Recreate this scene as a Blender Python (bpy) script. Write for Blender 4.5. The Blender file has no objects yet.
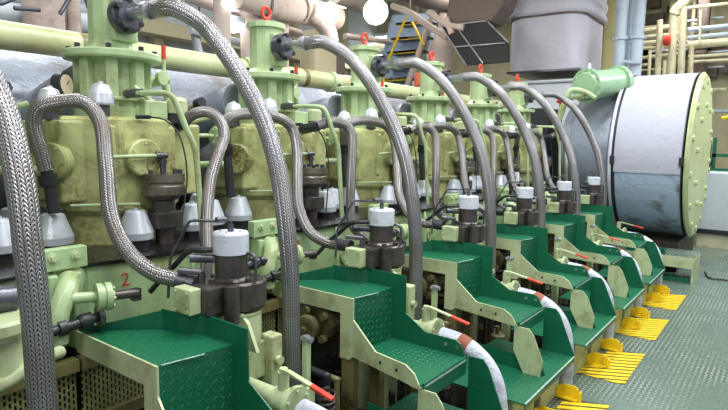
import bpy, bmesh, math, random
from mathutils import Vector, Matrix
random.seed(7)
C = bpy.context.scene.collection
PI = math.pi
V = Vector

# ------------------------------------------------------------------ camera
FPX, YAW, PITCH, ROLL = 558.7, 0.646855, 0.1152365, 0.01704347
EYE = V((0, 0, 1.49))
_s, _c = math.sin(YAW), math.cos(YAW)
FWD = V((-_s*math.cos(PITCH), _c*math.cos(PITCH), -math.sin(PITCH)))
_r = V((_c, _s, 0)); _u = _r.cross(FWD)
RGT = _r*math.cos(ROLL) + _u*math.sin(ROLL)
UPV = -_r*math.sin(ROLL) + _u*math.cos(ROLL)
cd = bpy.data.cameras.new('camera'); cam = bpy.data.objects.new('camera', cd); C.objects.link(cam)
cam.matrix_world = Matrix(((RGT.x, UPV.x, -FWD.x, EYE.x), (RGT.y, UPV.y, -FWD.y, EYE.y), (RGT.z, UPV.z, -FWD.z, EYE.z), (0, 0, 0, 1)))
cd.sensor_width = 36; cd.lens = 36*FPX/728; cd.clip_start = 0.02; cd.clip_end = 100
bpy.context.scene.camera = cam

def at(px, py, X=None, Y=None, Z=None):
    """point of the place seen at a pixel, at a known distance"""
    v = FWD + RGT*((px-364)/FPX) - UPV*((py-205)/FPX)
    t = (X-EYE.x)/v.x if X is not None else (Y-EYE.y)/v.y if Y is not None else (Z-EYE.z)/v.z
    return EYE + v*t
def path(rows):                                   # rows of (px, py, X)
    return [at(a, b, X=x) for a, b, x in rows]
def pathy(rows):
    return [at(a, b, Y=y) for a, b, y in rows]

# ------------------------------------------------------------------ materials
class NT:
    def __init__(s, name):
        s.m = bpy.data.materials.new(name); s.m.use_nodes = True
        s.t = s.m.node_tree; s.n = s.t.nodes; s.l = s.t.links
        s.b = s.n['Principled BSDF']
    def node(s, typ, **kw):
        x = s.n.new(typ)
        for k, v in kw.items(): setattr(x, k, v)
        return x
    def put(s, sock, v):
        if isinstance(v, bpy.types.NodeSocket): s.l.new(v, sock)
        else: sock.default_value = v
    def math(s, op, a, b=0.0, c=None):
        x = s.node('ShaderNodeMath', operation=op); s.put(x.inputs[0], a); s.put(x.inputs[1], b)
        if c is not None: s.put(x.inputs[2], c)
        return x.outputs[0]
    def mix(s, f, a, b):
        x = s.node('ShaderNodeMix', data_type='RGBA'); s.put(x.inputs[0], f)
        s.put(x.inputs[6], a); s.put(x.inputs[7], b); return x.outputs[2]
    def noise(s, scale, detail=4, vec=None, rough=.6):
        x = s.node('ShaderNodeTexNoise'); x.inputs['Scale'].default_value = scale
        x.inputs['Detail'].default_value = detail; x.inputs['Roughness'].default_value = rough
        if vec is not None: s.l.new(vec, x.inputs['Vector'])
        return x.outputs[0]
    def ramp(s, v, lo, hi):
        x = s.node('ShaderNodeMapRange'); s.put(x.inputs[0], v)
        x.inputs[1].default_value = lo; x.inputs[2].default_value = hi; return x.outputs[0]
    def pos(s):
        return s.node('ShaderNodeNewGeometry').outputs['Position']
    def bump(s, h, strength=.3, dist=.01):
        x = s.node('ShaderNodeBump'); x.inputs['Strength'].default_value = strength
        x.inputs['Distance'].default_value = dist; s.put(x.inputs['Height'], h)
        s.l.new(x.outputs[0], s.b.inputs['Normal'])
    def set(s, rough=.5, metal=0., col=None):
        if col is not None: s.put(s.b.inputs['Base Color'], col)
        s.put(s.b.inputs['Roughness'], rough); s.put(s.b.inputs['Metallic'], metal)

def lin(c):
    return tuple(((x/255)/12.92 if x/255 <= .04045 else ((x/255+.055)/1.055)**2.4) for x in c) + (1.,)

def paint(name, col, dirt=None, amount=.5, rough=.4, metal=0., scale=6, bump=.15, streak=True):
    n = NT(name); p = n.pos(); c = lin(col)
    if dirt is None: dirt = tuple(x*.55 for x in col)
    big = n.noise(scale, 6, p); fine = n.noise(scale*9, 5, p)
    f = n.ramp(big, .62-.22*amount, .80-.12*amount)
    if streak:                                      # oil runs, long in z
        mp = n.node('ShaderNodeMapping'); mp.inputs['Scale'].default_value = (1, 1, .16); n.l.new(p, mp.inputs['Vector'])
        st = n.noise(scale*3.2, 4, mp.outputs[0]); f = n.math('MAXIMUM', f, n.math('MULTIPLY', n.ramp(st, .60, .74), amount))
    f = n.math('MULTIPLY', f, n.ramp(fine, .25, .6))
    v = n.mix(n.ramp(fine, .3, .75), c, tuple(x*1.12 for x in c[:3])+(1,))
    n.set(n.math('ADD', n.math('MULTIPLY', fine, .2), rough-.1), metal, n.mix(f, v, lin(dirt)))
    n.bump(n.math('ADD', fine, n.math('MULTIPLY', big, 2.)), bump, .004)
    return n.m

def checker_h(n, a, b, s):
    """raised lozenges in alternating directions"""
    u = n.math('DIVIDE', a, s); v = n.math('DIVIDE', b, s)
    fu = n.math('FLOOR', u); fv = n.math('FLOOR', v)
    par = n.math('FLOORED_MODULO', n.math('ADD', fu, fv), 2.)
    x = n.math('SUBTRACT', n.math('SUBTRACT', u, fu), .5); y = n.math('SUBTRACT', n.math('SUBTRACT', v, fv), .5)
    sgn = n.math('SUBTRACT', n.math('MULTIPLY', par, 2.), 1.)
    ys = n.math('MULTIPLY', y, sgn)
    p = n.math('ADD', x, ys); q = n.math('SUBTRACT', x, ys)
    d = n.math('ADD', n.math('MULTIPLY', n.math('MULTIPLY', p, p), 2.6), n.math('MULTIPLY', n.math('MULTIPLY', q, q), 40.))
    return n.ramp(d, 1.0, .45)

def plate(name, col, wear_sheen, s, axes='xy', rough=.35, wear_sheen_amt=.4, spec=.5):
    n = NT(name); p = n.pos(); sx = n.node('ShaderNodeSeparateXYZ'); n.l.new(p, sx.inputs[0])
    a = sx.outputs[1]; b = n.math('ADD', sx.outputs[0], sx.outputs[2])
    h = checker_h(n, a, b, s)
    big = n.noise(2.2, 6, p); fine = n.noise(40, 4, p)
    c = n.mix(n.ramp(big, .35, .75), lin(col), tuple(x*.62 for x in lin(col)[:3])+(1,))
    w = n.math('MULTIPLY', h, n.math('MULTIPLY', n.ramp(big, .40, .62), wear_sheen_amt))
    c = n.mix(w, c, lin(wear_sheen))
    n.set(n.math('ADD', rough-.1, n.math('MULTIPLY', fine, .25)), 0., c)
    n.bump(n.math('ADD', h, n.math('MULTIPLY', fine, .1)), .8, .004)
    return n.m

def braid(name, col, dark, K, L, rough=.32):
    """woven steel wire: columns of chevrons round the hose"""
    n = NT(name); uv = n.node('ShaderNodeUVMap'); sx = n.node('ShaderNodeSeparateXYZ'); n.l.new(uv.outputs[0], sx.inputs[0])
    f = n.math('FRACT', n.math('MULTIPLY', sx.outputs[0], float(K)))
    t = n.math('MULTIPLY', n.math('ABSOLUTE', n.math('SUBTRACT', f, .5)), 2.)
    h = n.math('ADD', n.math('MULTIPLY', n.math('SINE', n.math('MULTIPLY', n.math('ADD', n.math('DIVIDE', sx.outputs[1], L), n.math('MULTIPLY', t, 1.1)), 2*PI)), .5), .5)
    rib = n.math('SINE', n.math('MULTIPLY', t, PI))
    hh = n.math('ADD', n.math('MULTIPLY', h, .5), n.math('MULTIPLY', n.ramp(rib, .05, .6), .5))
    big = n.noise(7, 4, n.pos())
    c = n.mix(n.ramp(hh, .15, .7), lin(dark), lin(col))
    c = n.mix(n.math('MULTIPLY', n.ramp(big, .5, .8), .6), c, lin((128, 110, 92)))
    n.set(rough, .8, c); n.bump(hh, .9, .003)
    return n.m

def cloth(name, col, stain, rough=.75, scale=3., amt=.5, bump=.5, metal=0.):
    n = NT(name); p = n.pos(); big = n.noise(scale, 5, p); fine = n.noise(scale*14, 3, p); cr = n.noise(scale*3, 6, p)
    c = n.mix(n.math('MULTIPLY', n.ramp(big, .52, .68), amt), lin(col), lin(stain))
    c = n.mix(n.ramp(fine, .2, .9), tuple(x*.92 for x in c.default_value)if 0 else c, c)
    n.set(rough, metal, c); n.bump(n.math('ADD', cr, n.math('MULTIPLY', fine, .25)), bump, .03)
    return n.m

def perf(name, col, a=.02):
    n = NT(name); p = n.pos(); sx = n.node('ShaderNodeSeparateXYZ'); n.l.new(p, sx.inputs[0])
    u = n.math('DIVIDE', sx.outputs[1], .016); v = n.math('DIVIDE', sx.outputs[2], .026)
    fu = n.math('FLOOR', u); u2 = n.math('ABSOLUTE', n.math('SUBTRACT', n.math('SUBTRACT', u, fu), .5))
    v = n.math('ADD', v, n.math('MULTIPLY', n.math('FLOORED_MODULO', fu, 2.), .5))
    v2 = n.math('ABSOLUTE', n.math('SUBTRACT', n.math('FRACT', v), .5))
    hole = n.math('MULTIPLY', n.math('LESS_THAN', u2, .26), n.math('LESS_THAN', v2, .36))
    n.set(.5, 0., n.mix(n.ramp(n.noise(9, 5, p), .4, .7), lin(col), lin(tuple(x*.7 for x in col))))
    n.put(n.b.inputs['Alpha'], n.math('SUBTRACT', 1., hole))
    return n.m

def glow(name, col, st):
    n = NT(name); n.set(.5, 0., (0, 0, 0, 1)); n.b.inputs['Emission Color'].default_value = col
    n.b.inputs['Emission Strength'].default_value = st; return n.m

M_green = paint('pale_green_paint', (172, 192, 148), (134, 128, 68), .6, .32)
M_long = paint('pale_olive_pipe', (182, 188, 146), (160, 146, 90), .5, .36, scale=3)
M_lime = paint('oil_stained_green_paint', (188, 192, 134), (104, 88, 38), 1.0, .35, scale=5)
M_frame = paint('frame_green_paint', (164, 190, 144), (140, 138, 72), .55, .34, scale=4)
M_cream = paint('cream_green_paint', (182, 194, 152), (122, 108, 62), .6, .42, scale=8)
M_olive = paint('olive_paint', (122, 114, 74), (58, 50, 30), .7, .45)
M_odark = paint('dull_olive_casting', (98, 92, 62), (44, 38, 26), .8, .5)
M_base = paint('dark_engine_bed', (44, 42, 30), (16, 15, 12), .9, .55)
M_deck = paint('oily_black_deck', (26, 24, 22), (12, 11, 10), .6, .28)
M_iron = paint('brown_black_iron', (90, 84, 82), (44, 36, 32), .8, .34, metal=.55, scale=14)
M_brass = paint('dirty_bronze', (128, 120, 108), (56, 46, 36), .8, .33, metal=.6, scale=14)
M_black = paint('black_rubber', (40, 42, 46), (20, 20, 22), .5, .38)
M_steel = paint('brushed_steel', (176, 180, 186), (92, 88, 84), .4, .3, metal=.8, scale=15)
M_dsteel = paint('dark_steel', (98, 98, 106), (44, 40, 40), .6, .34, metal=.7, scale=15)
M_alu = paint('aluminium_cap', (200, 206, 214), (150, 146, 140), .35, .38, metal=.35, scale=12, streak=False)
M_white = paint('white_cap_paint', (204, 208, 220), (150, 148, 146), .4, .42, scale=18)
M_red = paint('red_paint', (205, 62, 44), (140, 40, 30), .3, .4)
M_stair = plate('green_checker_plate', (22, 102, 70), (90, 172, 142), .031, rough=.34, wear_sheen_amt=.5)
M_stairflat = paint('green_stair_paint', (18, 92, 64), (30, 110, 86), .5, .33, scale=10)
M_edge = paint('worn_green_edge', (150, 180, 166), (20, 110, 80), .6, .4, scale=40, streak=False)
M_floor = plate('floor_checker_plate', (98, 118, 106), (232, 236, 226), .03, rough=.22, wear_sheen_amt=1.0)  # near-white wear also paints in the lamp sheen on the plates
M_yellow = paint('yellow_paint', (236, 202, 30), (150, 112, 20), .35, .45, scale=20, streak=False)
M_slot = paint('dark_slot', (58, 52, 36), (30, 28, 22), .5, .6)
M_braid = braid('steel_braid', (166, 164, 168), (34, 32, 34), 12, .0135, .3)
M_braid2 = braid('steel_braid_small', (158, 154, 154), (34, 31, 32), 9, .011, .3)
M_foil = cloth('foil_lagging', (158, 163, 178), (104, 92, 78), .42, 1.3, .85, .7, .35)
M_wrap = cloth('white_cloth_lagging', (206, 210, 224), (150, 152, 158), .8, 9, .6, .6)
M_rust = paint('rust_tape', (142, 78, 50), (96, 50, 30), .5, .6)
M_pink = cloth('pipe_lagging', (200, 182, 172), (166, 140, 126), .8, 3, .6, .5)
M_tower = cloth('grey_duct_cloth', (194, 191, 202), (168, 164, 170), .7, 1.2, .5, .7)
M_drumtop = cloth('pale_drum_cloth', (180, 182, 196), (180, 180, 190), .75, 2, .4, .45)
M_drumlow = cloth('blue_drum_cloth', (166, 186, 208), (96, 92, 92), .7, 3.2, 1.0, .45)
M_greysteel = cloth('grey_steel_casing', (148, 156, 170), (92, 90, 88), .4, 3, .7, .3, .4)
M_gdrum = paint('green_casing', (142, 174, 140), (116, 146, 108), .4, .3)
M_ydrum = paint('yellow_green_casing', (188, 198, 150), (150, 160, 104), .4, .4, scale=3)
M_wallc = paint('cream_wall_paint', (186, 178, 146), (150, 138, 104), .5, .55, scale=1.2)
M_wallw = paint('white_wall_paint', (200, 206, 212), (160, 166, 172), .4, .55, scale=1.0)
M_ceil = paint('ceiling_paint', (206, 204, 186), (170, 160, 130), .5, .6, scale=1.0)
M_ypipe = paint('cream_pipe_paint', (210, 204, 172), (150, 138, 100), .5, .45, scale=6)
M_bpipe = paint('pale_blue_pipe', (176, 188, 200), (140, 150, 162), .4, .4, scale=4)
M_ycol = paint('ochre_column', (206, 196, 140), (170, 160, 100), .4, .5, scale=2)
M_brown = cloth('brown_grey_lagging', (112, 98, 92), (78, 68, 62), .7, 2, .7, .7)
M_grid = paint('black_filter', (14, 13, 13), (8, 8, 8), .4, .6)
M_step = paint('blue_step', (170, 190, 220), (110, 120, 140), .4, .5)
M_face = paint('gauge_face', (214, 196, 168), (200, 176, 150), .3, .4, scale=60, streak=False)
M_orange = paint('orange_plastic', (232, 110, 70), (200, 90, 60), .3, .5)
M_guard = perf('perforated_guard', (150, 150, 100))
M_lamp = glow('lamp_glass', (1, .98, .94, 1), 40)
M_tube = glow('tube_lamp', (.95, 1, .97, 1), 9)
M_inkr = paint('red_lettering', (176, 52, 40), (140, 40, 30), .3, .5)

# ------------------------------------------------------------------ mesh builder
ORG = {}
class MB:
    def __init__(s): s.v = []; s.f = []; s.sm = []; s.uv = {}
    def add(s, vs, fs, smooth=False):
        o = len(s.v); s.v += [V(v) for v in vs]
        for i, f in enumerate(fs):
            s.f.append(tuple(o+j for j in f)); s.sm.append(smooth[i] if isinstance(smooth, list) else smooth)
        return s
    def box(s, a, b, rot=0., piv=None):
        (x0, y0, z0), (x1, y1, z1) = a, b
        vs = [V((x, y, z)) for z in (z0, z1) for x, y in ((x0, y0), (x1, y0), (x1, y1), (x0, y1))]
        if rot:
            pv = V(piv) if piv else (V(a)+V(b))/2; R = Matrix.Rotation(rot, 3, 'Z'); vs = [pv+R@(v-pv) for v in vs]
        return s.add(vs, [(0, 3, 2, 1), (4, 5, 6, 7), (0, 1, 5, 4), (1, 2, 6, 5), (2, 3, 7, 6), (3, 0, 4, 7)])
    def lathe(s, prof, base, axis=(0, 0, 1), n=24, cap=True, smooth=True, phase=0.):
        """prof: list of (radius, height along axis)"""
        ax = V(axis).normalized(); t = V((1, 0, 0)) if abs(ax.x) < .8 else V((0, 0, 1))
        e1 = (t - ax*t.dot(ax)).normalized(); e2 = ax.cross(e1); B = V(base)
        vs = []; fs = []; sm = []
        segs = []
        for i in range(len(prof)-1):
            (ra, ha), (rb, hb) = prof[i], prof[i+1]; o = len(vs)
            for (r_, h_) in ((ra, ha), (rb, hb)):
                for j in range(n):
                    a = 2*PI*j/n+phase; vs.append(B + ax*h_ + (e1*math.cos(a)+e2*math.sin(a))*r_)
            for j in range(n):
                k = (j+1) % n; fs.append((o+j, o+k, o+n+k, o+n+j)); sm.append(smooth and abs(hb-ha) > 1e-6)
        if cap:
            for (r_, h_), fl in ((prof[0], True), (prof[-1], False)):
                if r_ > 1e-5:
                    o = len(vs)
                    for j in range(n):
                        a = 2*PI*j/n+phase; vs.append(B + ax*h_ + (e1*math.cos(a)+e2*math.sin(a))*r_)
                    q = tuple(range(o, o+n)); fs.append(q[::-1] if fl else q); sm.append(False)
        return s.add(vs, fs, sm)
    def cyl(s, p0, p1, r, r1=None, n=16, smooth=True):
        p0 = V(p0); p1 = V(p1); return s.lathe([(r, 0), (r if r1 is None else r1, (p1-p0).length)], p0, p1-p0, n, smooth=smooth)
    def bolt(s, p, ax, r=.008, h=.008):
        return s.lathe([(r, -.002), (r, h)], p, ax, 6, smooth=False)
    def bolts(s, c, ax, R, k, r=.008, h=.008, phase=0.):
        ax = V(ax).normalized(); t = V((1, 0, 0)) if abs(ax.x) < .8 else V((0, 0, 1))
        e1 = (t - ax*t.dot(ax)).normalized(); e2 = ax.cross(e1)
        for j in range(k):
            a = 2*PI*j/k+phase; s.bolt(V(c)+(e1*math.cos(a)+e2*math.sin(a))*R, ax, r, h)
        return s
    def tube(s, pts, r, n=12, sub=6, smoothpath=True, cap=True):
        P = [V(p) for p in pts]
        if smoothpath and len(P) > 2:
            Q = []; E_ = [P[0]*2-P[1]] + P + [P[-1]*2-P[-2]]
            for i in range(1, len(E_)-2):
                a, b, c, d = E_[i-1:i+3]
                for j in range(sub):
                    t = j/sub; Q.append(.5*((2*b)+(c-a)*t+(2*a-5*b+4*c-d)*t*t+(3*b-a-3*c+d)*t**3))
            Q.append(P[-1]); P = Q
        rs = r if isinstance(r, (list, tuple)) else [r]*len(P)
        if len(rs) != len(P): rs = [rs[min(len(rs)-1, int(i*len(rs)/len(P)))] for i in range(len(P))]
        T = [(P[min(i+1, len(P)-1)]-P[max(i-1, 0)]).normalized() for i in range(len(P))]
        nrm = T[0].orthogonal().normalized(); vs = []; L = [0.]
        for i, p in enumerate(P):
            nrm = (nrm - T[i]*nrm.dot(T[i])).normalized(); bn = T[i].cross(nrm)
            if i: L.append(L[-1]+(p-P[i-1]).length)
            for j in range(n+1):
                a = 2*PI*j/n; vs.append(p+(nrm*math.cos(a)+bn*math.sin(a))*rs[i])
        o = len(s.v); fo = len(s.f); fs = []
        for i in range(len(P)-1):
            for j in range(n):
                fs.append((i*(n+1)+j, i*(n+1)+j+1, (i+1)*(n+1)+j+1, (i+1)*(n+1)+j))
                s.uv[fo+len(fs)-1] = [(j/n, L[i]), ((j+1)/n, L[i]), ((j+1)/n, L[i+1]), (j/n, L[i+1])]
        s.add(vs, fs, True)
        if cap:
            for i, fl in ((0, True), (len(P)-1, False)):
                q = [vs[i*(n+1)+j] for j in range(n)]; idx = tuple(range(n)); s.add(q, [idx[::-1] if fl else idx])
        return s
    def prism(s, poly, axis, t0, t1):
        """polygon of (a,b) extruded along axis: 'y' -> (x,z), 'x' -> (y,z), 'z' -> (x,y)"""
        g = {'y': lambda a, b, t: V((a, t, b)), 'x': lambda a, b, t: V((t, a, b)), 'z': lambda a, b, t: V((a, b, t))}[axis]
        bm = bmesh.new(); vs = [bm.verts.new(g(a, b, t0)) for a, b in poly]; f = bm.faces.new(vs)
        r = bmesh.ops.extrude_face_region(bm, geom=[f]); d = g(0, 0, t1)-g(0, 0, t0)
        for e in r['geom']:
            if isinstance(e, bmesh.types.BMVert): e.co += d
        bmesh.ops.recalc_face_normals(bm, faces=bm.faces); bmesh.ops.triangulate(bm, faces=[x for x in bm.faces if len(x.verts) > 4])
        bm.verts.index_update(); s.add([v.co.copy() for v in bm.verts], [tuple(v.index for v in x.verts) for x in bm.faces]); bm.free()
        return s
    def build(s, name, mat, parent=None, loc=None, bevel=0.):
        if parent is not None: org = ORG[parent.name]
        elif loc is not None: org = V(loc)
        else:
            mn = [min(v[i] for v in s.v) for i in range(3)]; mx = [max(v[i] for v in s.v) for i in range(3)]
            org = V(((mn[0]+mx[0])/2, (mn[1]+mx[1])/2, mn[2]))
        me = bpy.data.meshes.new(name); me.from_pydata([v-org for v in s.v], [], s.f); me.validate()
        if s.uv and len(me.polygons) == len(s.f):
            ul = me.uv_layers.new(name='UVMap')
            for i, p in enumerate(me.polygons):
                if i in s.uv:
                    for li, uv in zip(p.loop_indices, s.uv[i]): ul.data[li].uv = uv
        for p, q in zip(me.polygons, s.sm): p.use_smooth = q
        me.materials.append(mat)
        o = bpy.data.objects.new(name, me); C.objects.link(o); ORG[o.name] = org
        if parent is not None: o.parent = parent
        else: o.location = org
        if bevel:
            b = o.modifiers.new('bevel', 'BEVEL'); b.width = bevel; b.segments = 2; b.limit_method = 'ANGLE'; b.angle_limit = .7
        return o

def each_bolt(parent, c, ax, Rr, k, r, h, mat, phase=0.):
    ax = V(ax).normalized(); t = V((1, 0, 0)) if abs(ax.x) < .8 else V((0, 0, 1))
    e1 = (t - ax*t.dot(ax)).normalized(); e2 = ax.cross(e1)
    m = MB(); m.bolt((0, 0, 0), ax, r, h); me = bpy.data.meshes.new('bolt'); me.from_pydata(m.v, [], m.f); me.materials.append(mat)
    for j in range(k):
        a = 2*PI*j/k+phase; o = bpy.data.objects.new('bolt', me); C.objects.link(o); o.parent = parent
        o.location = V(c)+(e1*math.cos(a)+e2*math.sin(a))*Rr - ORG[parent.name]
def tag(o, label, cat, group=None):
    o['label'] = label; o['category'] = cat
    if group: o['group'] = group
    return o
def thing(name, loc, label, cat, group=None):
    o = bpy.data.objects.new(name, None); C.objects.link(o); o.location = loc; ORG[o.name] = V(loc); o.empty_display_size = .1
    return tag(o, label, cat, group)
def struct(o): o['kind'] = 'structure'; return o
def single(mb, name, mat, label, cat, group=None, bevel=0.):
    return tag(mb.build(name, mat, bevel=bevel), label, cat, group)
def dup(root, dy, label):
    r = root.copy(); C.objects.link(r); r.location = root.location + V((0, dy, 0)); r['label'] = label
    for ch in list(root.children):
        c = ch.copy(); C.objects.link(c); c.parent = r
        for g in list(ch.children):
            d = g.copy(); C.objects.link(d); d.parent = c
    return r
ORD = {-1: 'zeroth', 0: 'first', 1: 'second', 2: 'third', 3: 'fourth', 4: 'fifth', 5: 'sixth'}
def where(k):
    if k == -1: return 'at left-edge cut-off cylinder'
    if k == 0: return 'at nearest complete cylinder'
    if k == 5: return 'at sixth, farthest cylinder'
    return 'at %s cylinder from camera' % ORD[k]
def spread(root, fmt, ks):
    """root stands at cylinder 0; copies go to the other cylinders, each with its own label"""
    root['label'] = fmt % where(0)
    for k in ks:
        if k: dup(root, k, fmt % where(k))
    return root
ALL = (-1, 0, 1, 2, 3, 4, 5)
XC, YC = -2.64, 1.44

# ------------------------------------------------------------------ engine: long fixed castings
def engine_frame():
    # one bed and panel per cylinder
    t = thing('engine_block', (XC, YC, 0), '', 'engine', 'engine block sections along the row')
    m = MB(); m.box((-3.25, .94, 0), (-2.45, 1.94, .66)); m.build('engine_bed', M_base, t)
    m = MB(); m.box((-3.3, .945, .66), (-2.2, 1.935, .955)); m.build('entablature', M_frame, t, bevel=.01)
    m = MB(); m.prism([(-2.2, .945), (-2.13, 1.05), (-2.10, 1.25), (-2.10, 1.66), (-2.13, 1.85), (-2.2, 1.935)], 'z', .7, .985)
    m.box((-2.14, .965, .69), (-2.07, 1.0, .985)); m.box((-2.14, 1.88, .69), (-2.07, 1.915, .985))
    m.build('side_panel', M_frame, t, bevel=.006)
    m = MB(); m.prism([(-3.35, .943), (-2.2, .943), (-2.12, 1.05), (-2.085, 1.25), (-2.085, 1.66), (-2.12, 1.85), (-2.2, 1.937), (-3.35, 1.937)], 'z', .985, 1.0)
    m.build('top_deck', M_deck, t)
    m = MB()
    b0, b1 = at(52, 258, X=-2.09), at(75, 257, X=-2.09)
    m.box((-2.13, b0.y-.045, b0.z-.05), (-2.085, b1.y+.045, b0.z+.03)); bp = m.build('bolted_pad', M_frame, t, bevel=.004)
    for b_ in (b0, b1): m = MB(); m.lathe([(.018, 0), (.018, .008)], (-2.086, b_.y, b0.z), (1, 0, 0), 12); m.bolt((-2.079, b_.y, b0.z), (1, 0, 0), .012, .012); m.build('bolt', M_cream, bp)
    m = MB()
    m = MB(); m.lathe([(.06, 0), (.06, .02)], (-2.10, 1.60, .80), (1, 0, 0), 20); m.bolts((-2.08, 1.60, .80), (1, 0, 0), .045, 6, .007)
    m.tube([(-2.09, 1.50, .98), (-2.07, 1.49, .9), (-2.07, 1.49, .72)], .01, 8); m.build('small_cover', M_frame, t)
    return t
fr = engine_frame(); spread(fr, 'pale green engine frame section with oily black top %s', ALL)

# painted cylinder numbers on the frame
for k, ch in ((0, '2'), (1, '3'), (2, '4')):
    cu = bpy.data.curves.new('cylinder_number', 'FONT'); cu.body = ch; cu.size = .078; cu.extrude = .0008
    tmp = bpy.data.objects.new('tmp', cu); me = bpy.data.meshes.new_from_object(tmp); bpy.data.objects.remove(tmp)
    me.transform(Matrix.Rotation(PI/2, 4, 'Z') @ Matrix.Rotation(PI/2, 4, 'X')); me.materials.clear(); me.materials.append(M_inkr)
    o = bpy.data.objects.new('cylinder_number', me); C.objects.link(o); o.location = (-2.098, 1.165+k, .888)
    tag(o, 'red painted numeral %s on the engine frame, %s' % (ch, where(k)), 'number')

# ------------------------------------------------------------------ cylinder covers
def cylinder_cover():
    t = thing('cylinder_cover', (XC, YC, 1.0), '', 'engine cylinder', 'cylinder covers in the row')
    A = .315
    m = MB(); m.lathe([(A*.9, .0), (A*.9, .13), (A, .16), (A*1.02, .5), (A*1.0, .56), (A*.93, .575)], (XC, YC, 1.0), (0, 0, 1), 8, smooth=False, phase=PI/8)
    m.box((XC-.1, YC-.33, 1.2), (XC+.19, YC+.38, 1.555)); m.box((XC+.1, YC-.16, 1.24), (XC+.285, YC+.17, 1.54))
    m.build('body', M_lime, t, bevel=.012)
    for (c, ax) in (((XC+.315, YC-.02, 1.395), (1, 0, 0)), ((XC+.15, YC-.345, 1.375), (.45, -.9, 0))):
        m = MB(); m.lathe([(.085, -.03), (.085, .012), (.078, .018), (.0, .019)], c, ax, 28, cap=False)
        ic = m.build('inspection_cover', M_lime, t); each_bolt(ic, V(c)+V(ax).normalized()*.016, ax, .066, 6, .007, .008, M_green)
    m = MB(); m.box((XC+.24, YC-.1, 1.03), (XC+.33, YC+.0, 1.12)); m.lathe([(.05, 0), (.05, .05), (.03, .08)], (XC+.25, YC-.02, 1.13), (1, -.4, 0), 12)
    m.build('lug', M_olive, t, bevel=.01)
    m = MB(); m.cyl((XC+.2, YC-.3, 1.19), (XC+.34, YC-.06, 1.19), .006, n=8); m.build('oil_pipe', M_green, t)
    m = MB(); m.cyl((XC+.02, YC-.40, 1.50), (XC+.02, YC-.36, 1.50), .05); m.bolts((XC+.02, YC-.405, 1.50), (0, -1, 0), .036, 4, .007)
    m.tube([(XC+.02, YC-.41, 1.5), (XC+.02, YC-.5, 1.5), (XC-.1, YC-.62, 1.48)], .012, 8); m.build('side_flange', M_green, t)
    return t
spread(cylinder_cover(), 'stained yellow-green cylinder cover with round lids %s', ALL)

# exhaust valve housing
def exhaust_valve():
    XC, YC = -2.64, 1.462
    t = thing('exhaust_valve', (XC, YC, 1.575), '', 'valve housing', 'exhaust valve housings on the cylinder covers')
    m = MB(); m.lathe([(.178, 0), (.178, .05), (.166, .055), (.166, .085), (.138, .09), (.138, .255), (.16, .285)], (XC, YC, 1.575), (0, 0, 1), 10, smooth=False)
    for i in range(8):
        a = i*PI/4+.25; c = V((XC+.152*math.cos(a), YC+.152*math.sin(a), 1.6)); m.box(c-V((.02, .026, 0)), c+V((.02, .026, .25)), a)
    m.box((XC+.1, YC+.03, 1.575), (XC+.22, YC+.15, 1.66)); bd = m.build('body', M_green, t, bevel=.005)
    m = MB(); m.lathe([(.186, 0), (.19, .003), (.19, .013), (.186, .016)], (XC, YC, 1.655), (0, 0, 1), 32); m.build('clamp_ring', M_green, bd)
    m = MB(); m.box((XC+.15, YC+.155, 1.59), (XC+.2, YC+.2, 1.65)); m.bolt((XC+.2, YC+.178, 1.62), (1, 0, 0), .01, .012); m.build('terminal_box', M_olive, bd)
    m = MB(); m.tube([(XC+.18, YC+.0, 1.72), (XC+.2, YC+.03, 1.69), (XC+.2, YC+.06, 1.66), (XC+.2, YC+.06, 1.58)], .012, 8); m.build('small_pipe', M_green, bd)
    m = MB(); m.lathe([(.214, -.012), (.22, -.004), (.22, .02), (.214, .026)], (XC, YC, 1.858), (0, 0, 1), 40)
    fl = m.build('flange', M_green, t); each_bolt(fl, (XC, YC, 1.884), (0, 0, 1), .19, 8, .012, .022, M_black, .2)
    m = MB(); m.lathe([(.13, 0), (.105, .03), (.1, .05), (.1, .27), (.118, .275), (.118, .305), (.07, .315)], (XC+.01, YC-.01, 1.884), (0, 0, 1), 12, smooth=False, phase=.26)
    m.box((XC+.02, YC-.06, 1.93), (XC+.13, YC+.06, 2.12)); m.build('actuator', M_green, t, bevel=.008)
    m = MB(); c = V((XC+.01, YC-.01, 2.255)); R = .034
    m.tube([c+V((0, R*math.cos(a), R*math.sin(a))) for a in [2*PI*i/16 for i in range(17)]], .0105, 8, 1, False, False)
    m.cyl((c.x, c.y, 2.195), (c.x, c.y, 2.222), .014); m.lathe([(.022, 0), (.022, .01)], (c.x, c.y, 2.198)); m.build('eye_bolt', M_red, t)
    return t
spread(exhaust_valve(), 'pale green valve housing with bolted flange and red eye %s', ALL)

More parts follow.
